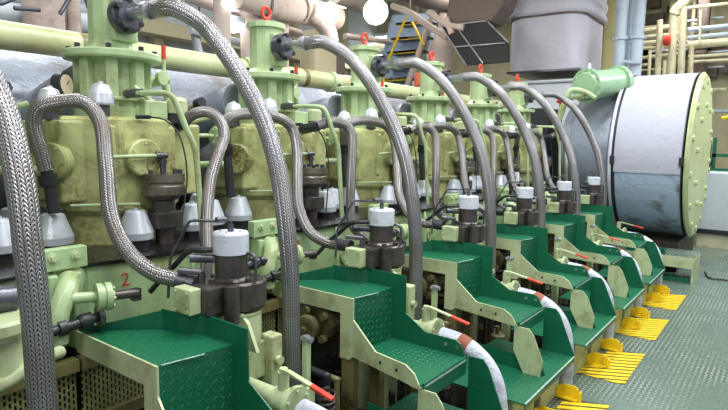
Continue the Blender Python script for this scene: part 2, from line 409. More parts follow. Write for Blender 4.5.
# domed steel caps standing on the covers
def dome(cx, cy, z, s=1., lo=M_dsteel):
    t = thing('spring_cap', (cx, cy, z), '', 'cap', 'silver domed caps on the cylinder covers')
    m = MB(); m.lathe([(.036*s, 0), (.036*s, .06*s)], (cx, cy, z), n=16); m.build('collar', lo, t)
    m = MB(); m.lathe([(.053*s, .05*s), (.055*s, .058*s), (.05*s, .1*s), (.036*s, .135*s), (.014*s, .145*s)], (cx, cy, z), n=24); m.cyl((cx, cy, z+.145*s), (cx, cy, z+.153*s), .012*s, n=6); m.build('dome', M_alu, t)
    return t
spread(dome(-2.43, 1.285, 1.575), 'silver domed cap at the front of the cover %s', ALL)
spread(dome(-2.55, 1.125, 1.555, .95), 'silver domed cap under the looped hose, %s', ALL)
def ring_cap():
    t = thing('ring_cap', (-2.43, 1.67, 1.56), '', 'cap', 'green ribbed caps on black rings')
    m = MB(); m.lathe([(.054, 0), (.054, .05)], (-2.43, 1.67, 1.556), n=20); m.build('black_ring', M_black, t)
    m = MB(); m.lathe([(.05, .05), (.05, .11), (.04, .125), (.015, .13)], (-2.43, 1.67, 1.556), n=20); m.build('cap', M_cream, t)
    return t
spread(ring_cap(), 'pale cap over a black ring right of the housing %s', ALL)

# stud nuts with conical covers
def cone(cx, cy, s=1.):
    t = thing('cone_nut', (cx, cy, 1.0), '', 'nut cover', 'silver conical nut covers round the cylinders')
    m = MB(); m.lathe([(.062*s, 0), (.062*s, .036)], (cx, cy, 1.0), n=20); m.build('nut', M_black, t)
    m = MB(); m.lathe([(.076*s, .035), (.077*s, .065), (.044*s, .157), (.036*s, .163), (.012, .164)], (cx, cy, 1.0), n=28)
    m.bolt((cx, cy, 1.163), (0, 0, 1), .011, .01); m.build('cover', M_alu, t)
    return t
for x_, y_, nm in ((-2.31, 1.362, 'front'), (-2.45, 1.07, 'left'), (-2.35, 1.69, 'right'), (-2.43, 1.86, 'far right'), (-2.75, 1.03, 'rear left')):
    spread(cone(x_, y_), 'silver conical nut cover on the deck, ' + nm + ' one, %s', ALL)

# starting air valve (dark bronze)
def air_valve():
    cx, cy = -2.285, 1.49
    t = thing('starting_valve', (cx, cy, 1.0), '', 'valve', 'dark flanged starting valves')
    m = MB(); m.lathe([(.04, 0), (.04, .075)], (cx, cy, 1.0)); m.box((cx-.055, cy-.065, 1.075), (cx+.055, cy+.065, 1.15)); m.lathe([(.05, .15), (.05, .2), (.07, .21), (.07, .225)], (cx, cy, 1.0), n=20); m.build('body', M_iron, t, bevel=.006)
    m = MB(); m.lathe([(.092, .225), (.096, .232), (.096, .268), (.09, .275), (.09, .282), (.096, .288), (.094, .322), (.03, .328)], (cx, cy, 1.0), n=32)
    fl = m.build('flange', M_brass, t); each_bolt(fl, (cx, cy, 1.324), (0, 0, 1), .074, 8, .011, .018, M_dsteel, .2)
    m = MB(); m.cyl((cx, cy, 1.32), (cx, cy, 1.40), .014, n=6); m.cyl((cx, cy, 1.37), (cx, cy, 1.385), .02, n=6); m.lathe([(.016, -.02), (.016, .035)], (cx, cy, 1.405), (0, -1, 0), 6); m.build('elbow', M_dsteel, t)
    m = MB(); m.tube([(cx, cy-.03, 1.405), (cx, cy-.2, 1.402), (cx-.01, cy-.30, 1.395)], .009, 8); m.build('pilot_pipe', M_green, t)
    return t
spread(air_valve(), 'dark oily flanged starting valve %s', ALL)

# ------------------------------------------------------------------ fuel pumps
PX, PY = -1.68, 1.38
def fuel_pump():
    t = thing('fuel_pump', (PX, PY, .45), '', 'pump', 'fuel pumps with white tops along the row')
    m = MB(); m.lathe([(.068, 0), (.068, .075), (.064, .082), (.02, .083)], (PX, PY, 1.052), n=28); m.bolts((PX, PY, 1.134), (0, 0, 1), .04, 4, .006, .004, .5)
    m.build('white_cap', M_white, t)
    m = MB(); m.lathe([(.074, 0), (.074, .02), (.063, .03), (.063, .12)], (PX, PY, .932), n=24)
    for a in range(6): c = V((PX+.078*math.cos(a*PI/3+.3), PY+.078*math.sin(a*PI/3+.3), .93)); m.bolt(c, (0, 0, 1), .013, .03)
    m.build('barrel', M_iron, t)
    m = MB(); m.box((PX-.095, PY-.15, .842), (PX+.05, PY+.02, .945)); m.lathe([(.098, 0), (.102, .01), (.102, .1), (.09, .107)], (PX+.005, PY+.04, .838), n=24); m.lathe([(.03, -.02), (.03, .12)], (PX+.075, PY-.06, .826), n=12)
    m.build('valve_block', M_iron, t, bevel=.006)
    m = MB(); m.box((PX-.085, PY-.2, .85), (PX+.015, PY-.15, .945)); eb = m.build('end_block', M_cream, t, bevel=.005); each_bolt(eb, (PX-.035, PY-.2, .897), (0, -1, 0), .048, 4, .006, .006, M_green, PI/4)
    m = MB(); m.lathe([(.1, 0), (.1, .11), (.105, .125)], (PX, PY+.02, .70), n=24); m.box((PX-.11, PY-.06, .55), (PX+.09, PY+.13, .70)); m.box((PX+.06, PY+.09, .4), (PX+.13, PY+.15, .72))
    m.lathe([(.02, 0), (.02, .02)], (PX+.13, PY+.12, .62), (1, 0, 0), 6); m.box((PX-.13, PY-.02, .0), (PX+.05, PY+.12, .55)); m.build('housing', M_cream, t, bevel=.008)
    m = MB(); m.prism([(PX-.02, .70), (PX+.17, .70), (PX+.12, .80), (PX+.08, .83), (PX-.02, .83)], 'y', PY-.025, PY-.01); m.build('rib', M_cream, t)
    m = MB(); m.tube([(PX, PY, 1.135), (PX, PY, 1.172), (PX-.004, PY-.012, 1.178)]+path([(215, 221, -1.72), (200, 220.5, -1.76), (191, 221, -1.78), (187, 225, -1.79), (180, 240, -1.82), (172, 255, -1.85), (170, 262, -1.86), (169, 280, -1.86), (168, 298, -1.86)]), .0055, 8, 3)
    m.cyl((PX-.004, PY-.02, 1.182), (PX-.01, PY-.06, 1.184), .012, n=6); m.cyl((PX, PY, 1.13), (PX, PY, 1.165), .012, n=6); m.build('vent_pipe', M_dsteel, t)
    m = MB(); m.tube(path([(222, 249, -1.70), (206, 250, -1.74), (194, 250, -1.78), (186, 253, -1.82), (176, 264, -1.88), (164, 276, -1.95), (150, 292, -2.0)]), .011, 10, 4); m.build('fuel_pipe', M_black, t)
    m = MB(); m.cyl((PX-.045, PY-.045, 1.03), (PX-.10, PY-.115, 1.035), .018, n=6); m.cyl((PX-.05, PY-.1, .94), (PX-.05, PY-.1, .99), .014, n=6); m.cyl((PX-.05, PY-.1, .985), (PX-.11, PY-.16, .995), .012); m.build('pipe_union', M_dsteel, t)
    m = MB(); m.tube([(PX+.05, PY+.02, 1.05), (PX+.08, PY+.03, 1.055), (PX+.10, PY+.035, 1.03), (PX+.10, PY+.035, .95)], .0065, 8); m.build('drain_pipe', M_dsteel, t)
    m = MB(); m.cyl((PX-.02, PY+.06, .98), (PX-.05, PY+.22, .98), .016); m.cyl((PX-.03, PY+.13, .98), (PX-.035, PY+.16, .98), .026, n=6); m.cyl((PX-.04, PY+.18, .98), (PX-.045, PY+.205, .98), .022, n=6); m.build('side_union', M_dsteel, t)
    return t
spread(fuel_pump(), 'dark fuel pump with a white-painted round top %s', (0, 1, 2, 3, 4, 5))

# ------------------------------------------------------------------ hoses
def big_hose():
    t = thing('braided_hose', (-2.5, 1.43, 2.05), '', 'hose', 'large steel-braided hoses arching to the pumps')
    m = MB(); m.lathe([(.062, 0), (.062, .02), (.078, .02), (.08, .045), (.08, .06), (.065, .062), (.062, .085)], (-2.515, 1.435, 2.035), (1, .08, .02), 28)
    fl = m.build('flange', M_dsteel, t); each_bolt(fl, (-2.452, 1.436, 2.037), (1, .08, 0), .066, 6, .013, .026, M_black)
    m = MB(); m.cyl((-2.45, 1.44, 2.04), (-2.30, 1.458, 2.046), .026); m.lathe([(.036, 0), (.041, .006), (.041, .035)], (-2.335, 1.452, 2.044), (1, .08, .02), 20); m.build('coupling', M_steel, t)
    pts = path([(151, 10, -2.315), (163, 8, -2.25), (176, 9, -2.20), (199, 22, -2.11), (216, 40, -2.01), (238, 72, -1.91), (262, 118, -1.81), (277, 165, -1.725), (285, 215, -1.67), (290, 270, -1.64), (291.5, 340, -1.63)])
    e = pts[-1]; pts.append(V((e.x, e.y+.01, .2))); pts.append(V((e.x, e.y+.01, .0)))
    m = MB(); m.tube(pts, .0385, 20, 8); m.build('hose', M_braid, t)
    return t
spread(big_hose(), 'thick steel-braided hose arching down from the valve flange %s', ALL)

def small_hose_a(pts):
    t = thing('looped_hose', pts[0], '', 'hose', 'smaller braided hoses looping to the pump blocks')
    m = MB(); m.tube(pts, .0305, 16, 8); m.build('hose', M_braid2, t)
    m = MB(); e = pts[0]; d = (pts[0]-pts[1]).normalized(); m.tube([e-d*.01, e+d*.06, V((e.x+.01, e.y+.02, 1.17))], .024, 12); m.build('black_elbow', M_black, t)
    m = MB(); m.lathe([(.036, 0), (.036, .045)], e+d*.02, d, 6); m.build('collar', M_black, t)
    m = MB(); f = (pts[-1]-pts[-2]).normalized(); m.cyl(pts[-1]-f*.02, pts[-1]+f*.05, .034); m.build('ferrule', M_dsteel, t)
    return t
L_A = 'smaller braided hose looping over the cover to the pump, %s'
h = small_hose_a(path([(46, 170, -2.40), (41, 150, -2.40), (34, 125, -2.40), (38, 108, -2.38), (60, 102, -2.35), (85, 103, -2.30), (101, 124, -2.24), (106, 165, -2.15), (111, 215, -2.08), (127, 250, -2.0), (152, 272, -1.90), (182, 281, -1.80)]))
h['label'] = L_A % where(0)
B1_ = V((0, -1, 0))
pa = [p+B1_ for p in path([(226, 142, -2.40), (224, 127, -2.38), (229, 118.5, -2.36), (239, 114.6, -2.34), (258, 114, -2.32), (274, 116.6, -2.30), (286, 122, -2.28), (294, 133, -2.26), (297.5, 155, -2.22), (297.5, 185, -2.17), (299, 208, -2.13), (309, 231, -2.06), (326, 242, -1.97), (343, 245, -1.86)])]
h = small_hose_a(pa); h['label'] = L_A % where(1); h.location = h.location - B1_
for k in (2, 3, 4, 5): dup(h, k-1, L_A % where(k))
def small_hose_b(pts):
    t = thing('drooping_hose', pts[0], '', 'hose', 'brownish braided hoses between the cylinders')
    m = MB(); m.tube(pts, .028, 14, 8); m.build('hose', M_braid2, t)
    m = MB(); e = pts[0]; m.cyl(e+V((-.12, 0, -.02)), e+V((.01, 0, 0)), .03, n=8); m.build('end_fitting', M_black, t)
    return t
L_B = 'brownish braided hose hanging in the gap behind the pump, %s'
h = small_hose_b(path([(183, 124, -2.40), (192, 115, -2.35), (207, 112, -2.30), (220, 121, -2.24), (224, 137, -2.19), (217, 158, -2.15), (210, 182, -2.12), (207, 215, -2.07), (207, 250, -2.02), (206, 290, -2.0)]))
h['label'] = L_B % where(0); dup(h, -1, L_B % where(-1))
h = small_hose_b([p+B1_ for p in path([(317, 126, -2.20), (331, 121.5, -2.16), (345, 125, -2.13), (352, 134, -2.10), (352.5, 149, -2.08), (351, 180, -2.05), (350.5, 205, -2.04), (353, 226, -2.02), (366, 238, -1.97)])])
h['label'] = L_B % where(1); h.location = h.location - B1_
for k in (2, 3, 4, 5): dup(h, k-1, L_B % where(k))

def green_pipe():
    pts = path([(138, 93, -2.36), (152, 93, -2.27), (167, 94, -2.18), (175, 101, -2.15), (186, 128, -2.13), (194, 146, -2.12), (197, 165, -2.12), (200, 205, -2.11), (203, 240, -2.10)])
    t = thing('green_pipe', pts[0], '', 'pipe', 'pale green drain pipes between the cylinders')
    m = MB(); m.tube(pts, .0135, 10, 5); m.build('pipe', M_green, t)
    m = MB(); m.cyl(pts[0]-V((.1, 0, 0)), pts[0]+V((.02, .01, 0)), .02, n=6); m.build('union', M_dsteel, t)
    return t
spread(green_pipe(), 'thin pale green pipe bending down beside the housing %s', ALL)

def thin_line():
    m = MB(); m.tube(path([(150, 117, -2.33), (165, 120, -2.28), (178, 133, -2.24), (185, 155, -2.22), (187, 180, -2.2), (184, 205, -2.18), (180, 232, -2.16)]), .004, 6)
    m.tube(path([(136, 117, -2.34), (150, 117, -2.33)]), .01, 6)
    t = m.build('sensor_cable', M_black); return tag(t, '', 'cable', 'thin black sensor cables on the covers')
spread(thin_line(), 'thin black sensor cable curving down the cover %s', ALL)

# cooling water elbow and dark valve under the frame panel
def elbow():
    t = thing('water_elbow', (-2.05, 1.0, .8), '', 'pipe', 'fat pale green water elbows')
    m = MB(); m.tube([(-2.14, .97, .955), (-2.07, .95, .955), (-2.02, .915, .93), (-2.005, .88, .87), (-2.005, .872, .82), (-2.005, .87, .76)], .038, 16); m.lathe([(.06, 0), (.06, .02)], (-2.12, .965, .955), (1, -.2, 0)); m.build('elbow', M_green, t)
    m = MB(); m.cyl((-2.0, .90, .915), (-1.96, 1.06, .90), .02); m.lathe([(.052, 0), (.052, .02), (.045, .022), (.045, .028), (.052, .03), (.052, .05)], (-1.975, 1.0, .902), (.3, 1, 0), 20); m.bolts((-1.96, 1.05, .902), (.3, 1, 0), .038, 6, .007); m.build('flange', M_green, t)
    m = MB(); m.cyl((-1.96, 1.05, .90), (-1.93, 1.14, .90), .017); m.box((-1.955, 1.12, .87), (-1.925, 1.15, .915)); m.build('spindle', M_iron, t)
    return t
spread(elbow(), 'fat pale green water elbow with bolted flange %s', ALL)
def dvalve():
    t = thing('drain_valve', (-2.0, 1.0, .75), '', 'valve', 'blue-black drain valves')
    m = MB(); m.cyl((-1.97, .82, .815), (-1.97, 1.0, .83), .018); m.lathe([(.028, 0), (.028, .025)], (-1.97, .86, .82), (0, 1, .05)); m.lathe([(.024, 0), (.03, .01), (.03, .045)], (-1.97, .93, .825), (0, 1, .05), 8); m.build('body', M_black, t)
    m = MB(); m.lathe([(.042, 0), (.045, .008), (.042, .018), (.02, .02)], (-1.97, 1.0, .83), (.2, 1, .05), 12); m.build('hand_wheel', M_dsteel, t)
    return t
spread(dvalve(), 'blue-black drain valve with small hand wheel %s', ALL)

# perforated guard along the engine side
def guard():
    t = thing('perforated_guard', (-2.0, YC, .4), '', 'guard', 'perforated guards low along the engine')
    m = MB(); m.box((-2.012, .95, .44), (-2.008, 1.93, .645)); m.build('perforated_sheet', M_guard, t)
    m = MB(); m.box((-2.03, .945, .64), (-1.985, 1.935, .685)); m.build('guard_rail', M_olive, t)
    m = MB(); m.box((-2.02, .945, .405), (-1.99, 1.935, .45)); m.build('guard_rail', M_olive, t)
    return t
spread(guard(), 'olive perforated guard panel low on the engine side %s', ALL)

# round-faced pump drive unit in the dark gap
def drive():
    c = V((-1.82, 1.98, .60))
    t = thing('shaft_housing', (c.x, c.y, .4), '', 'housing', 'olive round-faced housings under the stairs')
    m = MB(); m.lathe([(.055, 0), (.06, .01), (.06, .05), (.045, .055)], c+V((.05, -.06, 0)), (.3, -1, 0), 24); m.lathe([(.014, .05), (.014, .075)], c+V((.05, -.06, 0)), (.3, -1, 0)); m.build('round_cover', M_odark, t)
    m = MB(); m.lathe([(.085, 0), (.09, .02), (.075, .05), (.07, .14)], c+V((.06, .0, 0)), (.1, 1, 0), 10, smooth=False); m.box(c+V((-.15, .0, -.06)), c+V((.0, .12, .06)))
    for i in range(4):
        a = i*PI/2+.7; m.lathe([(.02, 0), (.02, .03)], c+V((.055+.08*math.cos(a), -.01, .08*math.sin(a))), (0, -1, 0), 8)
    m.build('casting', M_odark, t, bevel=.008)
    return t
spread(drive(), 'dull olive round-faced housing beyond the stair %s', (0, 1, 2, 3, 4, 5))

# ------------------------------------------------------------------ stairs
Z1, Z2, Z3 = .77, .515, .245
Y0, Y1 = .965, 1.24
def stair():
    t = thing('step_platform', (-1.4, 1.1, 0), '', 'steps', 'green checker-plate step platforms along the engine')
    G = M_stair
    m = MB(); m.prism([(-2.04, .965), (-1.53, .965), (-1.50, 1.24), (-1.66, 1.24), (-1.75, 1.185), (-1.83, 1.175)], 'z', Z1-.008, Z1); m.build('top_tread', G, t)
    m = MB(); m.prism([(-1.53, .965), (-1.50, 1.24), (-1.506, 1.24), (-1.536, .965)], 'z', Z2, Z1-.008)
    m.build('riser', G, t)
    m = MB(); m.prism([(-1.53, .962), (-1.10, .862), (-1.10, 1.24), (-1.53, 1.24)], 'z', Z2-.008, Z2); m.build('middle_tread', G, t)
    m = MB(); m.box((-1.10, .87, Z2-.075), (-1.094, 1.24, Z2)); m.box((-1.104, .87, Z2), (-1.094, 1.24, Z2+.004)); m.build('front_lip', M_stairflat, t)
    m = MB(); m.box((-1.40, .51, Z3-.008), (-.906, 1.28, Z3)); m.box((-.912, .51, Z3-.03), (-.906, 1.28, Z3)); m.build('lower_platform', G, t)
    m = MB(); m.box((-.913, .512, Z3), (-.904, 1.28, Z3+.003)); m.build('worn_edge', M_edge, t)
    m = MB(); m.box((-1.0935, .88, Z2-.014), (-1.0915, 1.235, Z2-.006)); m.build('worn_edge', M_edge, t)
    m = MB(); m.cyl((-1.531, .975, Z1), (-1.503, 1.12, Z1), .0025, n=6); m.build('worn_edge', M_edge, t)
    # far side panel and back upstand
    m = MB(); m.prism([(-1.66, Z1-.03), (-1.66, .845), (-1.43, .84), (-1.425, .655), (-1.31, .585), (-1.15, .585), (-1.125, .57), (-1.10, Z2), (-1.10, Z2-.03), (-1.53, Z2-.03), (-1.53, Z1-.03)], 'y', Y1, Y1+.006)
    m.prism([(-1.84, 1.178), (-1.75, 1.188), (-1.655, 1.243), (-1.66, 1.249), (-1.75, 1.194), (-1.84, 1.184)], 'z', Z1-.03, .845)
    m.build('far_side_panel', M_stairflat, t)
    m = MB(); m.prism([(-2.045, .965), (-1.835, 1.178), (-1.84, 1.184), (-2.05, .97)], 'z', Z1-.03, Z1+.07)
    # slope its top down to the outer tip
    for v in m.v:
        if v.z > Z1+.05 and v.y < 1.0: v.z = Z1+.005
    m.build('back_upstand', M_stairflat, t)
    for x in (-1.20, -1.14): m = MB(); m.bolt((x, Y1-.002, .555), (0, -1, 0), .009, .004); m.build('panel_bolt', M_steel, t)
    # near side frame in cream
    m2 = MB(); m2.prism([(-2.05, Z1), (-1.53, Z1), (-1.53, .67), (-1.375, .568), (-1.19, .572), (-1.14, .55), (-1.105, .503), (-1.105, .495), (-1.53, .495), (-1.55, .475), (-1.605, .475), (-1.605, .69), (-2.05, .69)], 'y', Y0-.008, Y0)
    for v in m2.v:
        if v.x > -1.525: v.y -= (v.x+1.53)*.235
    m2.build('near_side_frame', M_cream, t)
    for x in (-1.34, -1.24): m = MB(); y = Y0-.008-(x+1.53)*.235; m.cyl((x, y+.002, .532), (x, y-.0015, .532), .008, n=10); m.build('bolt_hole', M_black, t)
    m = MB(); m.prism([(-1.53, .70), (-1.53, .67), (-1.50, .65), (-1.51, .60)], 'y', Y0-.002, Y0+.002)
    m = MB(); m.box((-1.60, Y1-.05, 0), (-1.54, Y1-.005, Z2-.01)); m.build('support_leg', M_olive, t)
    m = MB(); m.box((-1.60, Y0, .0), (-1.53, Y0+.04, .5)); m.build('support_leg', M_olive, t)
    # lower panels
    m = MB(); m.prism([(-1.12, .495), (-1.04, .495), (-1.01, .46), (-.955, .33), (-.965, Z3), (-1.06, Z3), (-1.12, .36)], 'y', .868, .875); m.build('lower_cream_panel', M_cream, t)
    m = MB(); m.prism([(-1.10, Z2-.005), (-1.03, Z2-.005), (-1.005, Z2-.035), (-.906, Z3), (-.906, Z3-.02), (-1.10, Z3)], 'y', 1.28, 1.287); m.build('lower_green_panel', M_stairflat, t)
    m = MB(); m.prism([(-1.40, Z3-.02), (-1.40, Z3+.09), (-1.0, Z3+.075), (-.96, Z3+.03), (-.95, Z3)], 'y', .90, .905); m.build('platform_upstand', M_stairflat, t)
    m = MB(); m.box((-1.03, .96, 0), (-.985, 1.275, Z3-.008)); m.build('platform_front', M_cream, t, bevel=.004)
    m = MB(); m.box((-1.03, .56, 0), (-.985, .86, Z3-.008)); m.build('platform_front', M_cream, t, bevel=.004)
    return t
spread(stair(), 'green checker-plate step platform with cream side frame %s', (0, 1, 2, 3, 4, 5))

# insulated pipe with ball valve beyond each stair
def lagged_pipe():
    Yp = 1.375
    t = thing('lagged_pipe', (-1.1, Yp, 0), '', 'pipe', 'white lagged pipes curving down beside the steps')
    pts = [(-1.30, Yp-.0, .535), (-1.20, Yp, .525), (-1.12, Yp, .495), (-1.05, Yp, .44), (-1.005, Yp, .36), (-.985, Yp, .25), (-.98, Yp, .12), (-.98, Yp, .02)]
    m = MB(); m.tube(pts, .043, 16, 6); m.build('lagging', M_wrap, t)
    m = MB(); m.tube([(-1.20, Yp, .525), (-1.175, Yp, .518), (-1.15, Yp, .508)], .046, 16, 3); m.build('rust_band', M_rust, t)
    m = MB()
    for q in ((-1.08, .467, .055), (-1.03, .41, .04), (-1.0, .34, .025), (-.985, .24, .01)): pass
    return t
spread(lagged_pipe(), 'white cloth-lagged pipe with a rusty band curving down %s', (-1, 0, 1, 2, 3, 4, 5))
def ball_valve():
    t = thing('ball_valve', (-1.40, 1.37, .5), '', 'valve', 'ball valves with red lever handles')
    m = MB(); m.lathe([(.05, 0), (.05, .08), (.07, .08), (.07, .1)], (-1.42, 1.375, .545), (1, 0, 0), 24); m.cyl((-1.60, 1.375, .545), (-1.40, 1.375, .545), .035); m.bolts((-1.32, 1.375, .545), (1, 0, 0), .055, 6, .007); m.build('body', M_cream, t)
    m = MB(); m.cyl((-1.39, 1.375, .59), (-1.39, 1.375, .655), .021); m.bolt((-1.39, 1.375, .655), (0, 0, 1), .016, .014); m.build('stem', M_cream, t)
    m = MB(); m.prism([(-1.40, 0.648), (-1.37, .672), (-1.355, .672), (-1.24, .650), (-1.24, .644), (-1.36, .664), (-1.40, .642)], 'y', 1.355, 1.375)
    m.build('lever', M_cream, t)
    m = MB(); m.prism([(-1.245, .653), (-1.15, .634), (-1.146, .628), (-1.15, .624), (-1.245, .641)], 'y', 1.354, 1.376); m.build('red_grip', M_red, t, bevel=.003)
    return t
spread(ball_valve(), 'ball valve with a red-tipped lever handle %s', (0, 1, 2, 3, 4, 5))
def post():
    t = thing('valve_post', (-1.45, 1.56, 0), '', 'post', 'slim green posts in the gaps')
    m = MB(); m.box((-1.463, 1.547, .5), (-1.437, 1.573, .70)); m.box((-1.475, 1.535, 0), (-1.425, 1.585, .52)); m.build('post', M_green, t, bevel=.003)
    m = MB(); m.cyl((-1.47, 1.555, .71), (-1.42, 1.56, .715), .012, n=8); m.cyl((-1.45, 1.56, .69), (-1.45, 1.56, .725), .016, n=6); m.build('clamp', M_steel, t)
    return t
spread(post(), 'slim pale green post with steel clamp %s', (0, 1, 2, 3, 4))

# clutter of pipes low down in the dark gap
def clutter():
    rnd = random.Random(3)
    t = thing('pipe_bundle', (-1.9, 1.6, 0), '', 'pipes', 'dark pipe bundles low in the gaps')
    for i, (mat, n_) in enumerate(((M_olive, 5), (M_iron, 5), (M_black, 4))):
        for j in range(n_):
            y = rnd.choice((rnd.uniform(1.36, 1.58), rnd.uniform(1.76, 1.9))); z = rnd.uniform(.1, .45); r_ = rnd.uniform(.008, .02); xe = rnd.uniform(-1.62, -1.45)
            m = MB(); m.tube([(-2.1, y, z), (-1.9, y+.01, z+rnd.uniform(-.02, .04)), (xe-.03, y, z+.01), (xe, y, z-.03), (xe, y, 0)], r_, 8, 4)
            m.build('pipe', mat, t)
    return t
spread(clutter(), 'bundle of dark pipes low in the gap, %s', (-1, 0, 1, 2, 3, 4, 5))
def low_valve(x, y, mat):
    t = thing('low_valve', (x, y, 0), '', 'valve', 'small olive valves standing low in the gaps')
    m = MB(); m.lathe([(.045, 0), (.045, .05), (.03, .055), (.03, .16)], (x, y, 0), n=14); m.build('stem', mat, t)
    m = MB(); m.lathe([(.04, .16), (.055, .17), (.055, .21), (.04, .22)], (x, y, 0), n=8); m.lathe([(.014, .21), (.014, .27)], (x, y, 0), n=8); m.build('head', mat, t)
    return t
spread(low_valve(-1.46, 1.44, M_olive), 'olive valve standing low under the lagged pipe, %s', (0, 1, 2, 3, 4))
spread(low_valve(-1.52, 1.83, M_brass), 'brownish valve standing low before the next stair leg, %s', (0, 1, 2, 3, 4))
def spring():
    m = MB(); c = V((-1.46, 1.70, .25)); m.tube([c+V((.035*math.cos(i*.7), .035*math.sin(i*.7), i*.0028)) for i in range(72)], .006, 6, 1, False)
    m.cyl(c-V((0, 0, .25)), c+V((0, 0, .21)), .012)
    return tag(m.build('coil_spring', M_iron), '', 'spring', 'dark coil springs in the gaps')
spread(spring(), 'dark coil spring standing in the gap beyond the steps %s', (0, 1, 2, 3, 4))

# yellow floor brackets and striped plates
def bracket(yc):
    t = thing('yellow_bracket', (-.92, yc, 0), '', 'bracket', 'yellow floor brackets at the foot of the steps')
    m = MB(); m.prism([(-.972, 0), (-.862, 0), (-.862, .07), (-.88, .086), (-.95, .086), (-.972, .07)], 'y', yc, yc+.012); m.build('upright', M_yellow, t, bevel=.003)
    for x in (-.985, -.855):
        m = MB(); m.prism([(x, 0), (x+.014, 0), (x+.014, .06), (x+.007, .068), (x, .06)], 'y', yc-.02, yc+.01); m.build('lug', M_yellow, t, bevel=.002)
    m = MB(); m.box((-.97, yc-.03, .006), (-.86, yc, .014)); m.build('foot', M_yellow, t)
    return t
spread(bracket(.87), 'yellow floor bracket, nearer of two before steps %s', (0, 1, 2, 3, 4, 5))
spread(bracket(1.235), 'yellow floor bracket, farther of two before steps %s', (0, 1, 2, 3, 4, 5))
def stripes():
    t = thing('striped_plate', (-.85, .96, 0), '', 'floor plate', 'yellow striped floor plates before the steps')
    m = MB(); m.prism([(-.995, .645), (-.70, .66), (-.70, 1.30), (-.935, 1.24), (-.935, .86)], 'z', .0005, .003); m.build('slotted_plate', M_slot, t)
    k = .52
    for i in range(10):
        yr = .672+i*.0645; w = .041
        def xs(y): return max(-.99 if i < 5 else -.93, -.70-(y-.652)/k) if False else max(-.99 if i < 5 else -.93, -.70-(y-.650)/k)
        xa, xb = xs(yr), xs(yr+w)
        m = MB(); m.prism([(xa, yr+(xa+.70)*k), (-.70, yr), (-.70, min(yr+w, 1.298)), (xb, min(yr+w, 1.298)+(xb+.70)*k)], 'z', .002, .006); m.build('stripe', M_yellow, t)
    return t
spread(stripes(), 'yellow striped floor plate before the steps %s', (0, 1, 2, 3, 4, 5))

# ------------------------------------------------------------------ unique things on the engine
m = MB(); m.cyl((-3.2, -1.0, 1.985), (-3.2, 7.2, 1.985), .073, n=28)
main = m.build('long_pipe', M_long); tag(main, 'long pale green pipe running behind all the valve housings', 'pipe')
ORG[main.name] = main.location.copy()
for y in (.9, 2.75, 3.7, 5.2, 6.4):
    m = MB(); m.cyl((-3.2, y, 1.985), (-3.2, y+.05, 1.985), .088, n=28); m.build('pipe_collar', M_green, main)
for y in (1.57, 3.35, 4.1):
    m = MB(); m.cyl((-3.2, y, 1.985), (-3.2, y+.05, 1.985), .0737, n=28); m.build('ochre_band', M_olive, main)
# foil lagged exhaust receiver
m = MB(); m.lathe([(.5, 0), (.55, .05), (.57, .6), (.55, 2.1), (.58, 2.5), (.55, 4.4), (.58, 4.8), (.55, 7.3), (.5, 7.4)], (-3.98, -.6, 1.5), (0, 1, 0), 40)
t = thing('exhaust_receiver', (-3.98, 3, 0), 'huge silver foil-lagged duct running behind the cylinders', 'duct')
m.build('lagged_drum', M_foil, t)
for y in (.2, 2.6, 5.2):
    m = MB(); m.box((-4.3, y, 0), (-3.7, y+.2, 1.05)); m.build('saddle', M_base, t)
def duct_branch():
    m = MB(); m.tube([(-3.6, YC, 1.45), (-3.2, YC, 1.62), (-2.85, YC, 1.70)], .15, 16)
    return tag(m.build('exhaust_branch', M_foil), '', 'duct', 'foil lagged branches behind the housings')
spread(duct_branch(), 'foil-lagged branch duct behind the valve housing %s', ALL)
# supports under long pipe
def tie():
    t = thing('tie_rod', (-3.0, .85, 1.4), '', 'rod', 'rods and thin pipes at the back of the covers')
    m = MB(); m.cyl((-2.98, .62, 1.48), (-2.72, 1.02, 1.68), .016, n=8); m.cyl((-2.94, .68, 1.51), (-2.86, .8, 1.57), .026, n=8); m.build('ochre_rod', M_olive, t)
    m = MB(); m.tube([(-3.0, .62, 1.45), (-2.8, .84, 1.53), (-2.62, 1.0, 1.60), (-2.58, 1.05, 1.62)], .014, 8); m.build('green_tube', M_green, t)
    m = MB(); m.tube([(-3.05, .8, 1.1), (-2.9, .86, 1.3), (-2.6, .95, 1.34), (-2.5, 1.1, 1.34)], .02, 8); m.build('green_tube', M_green, t)
    m = MB(); m.lathe([(.03, 0), (.03, .05)], (-2.72, 1.0, 1.68), (1, 0, .2), 8); m.build('black_knuckle', M_black, t)
    return t
spread(tie(), 'ochre rod and green tube slanting in behind the cover %s', ALL)
# pressure gauge
g0 = at(64, 85, X=-2.62)
t = thing('pressure_gauge', g0, 'round pressure gauge with a pale dial and dark rim above the left hose loop', 'gauge')
ax = V((.75, .15, .05)).normalized()
m = MB(); m.lathe([(.052, -.03), (.056, -.01), (.056, .012), (.048, .014)], g0, (.8, .5, .05), 28, cap=True); m.build('case', M_black, t)
m = MB(); m.lathe([(.046, .0135), (.046, .0155)], g0, (.8, .5, .05), 28); m.build('dial', M_face, t)
a_ = V((.8, .5, .05)).normalized(); m = MB(); m.cyl(g0+a_*.0175-V((0, .02, .015)), g0+a_*.0175+V((0, .01, .02)), .002, n=6); m.build('needle', M_black, t)
m = MB(); m.cyl(g0-V((0, 0, .04)), g0-V((.0, 0, .12)), .012); m.build('stem', M_dsteel, t)
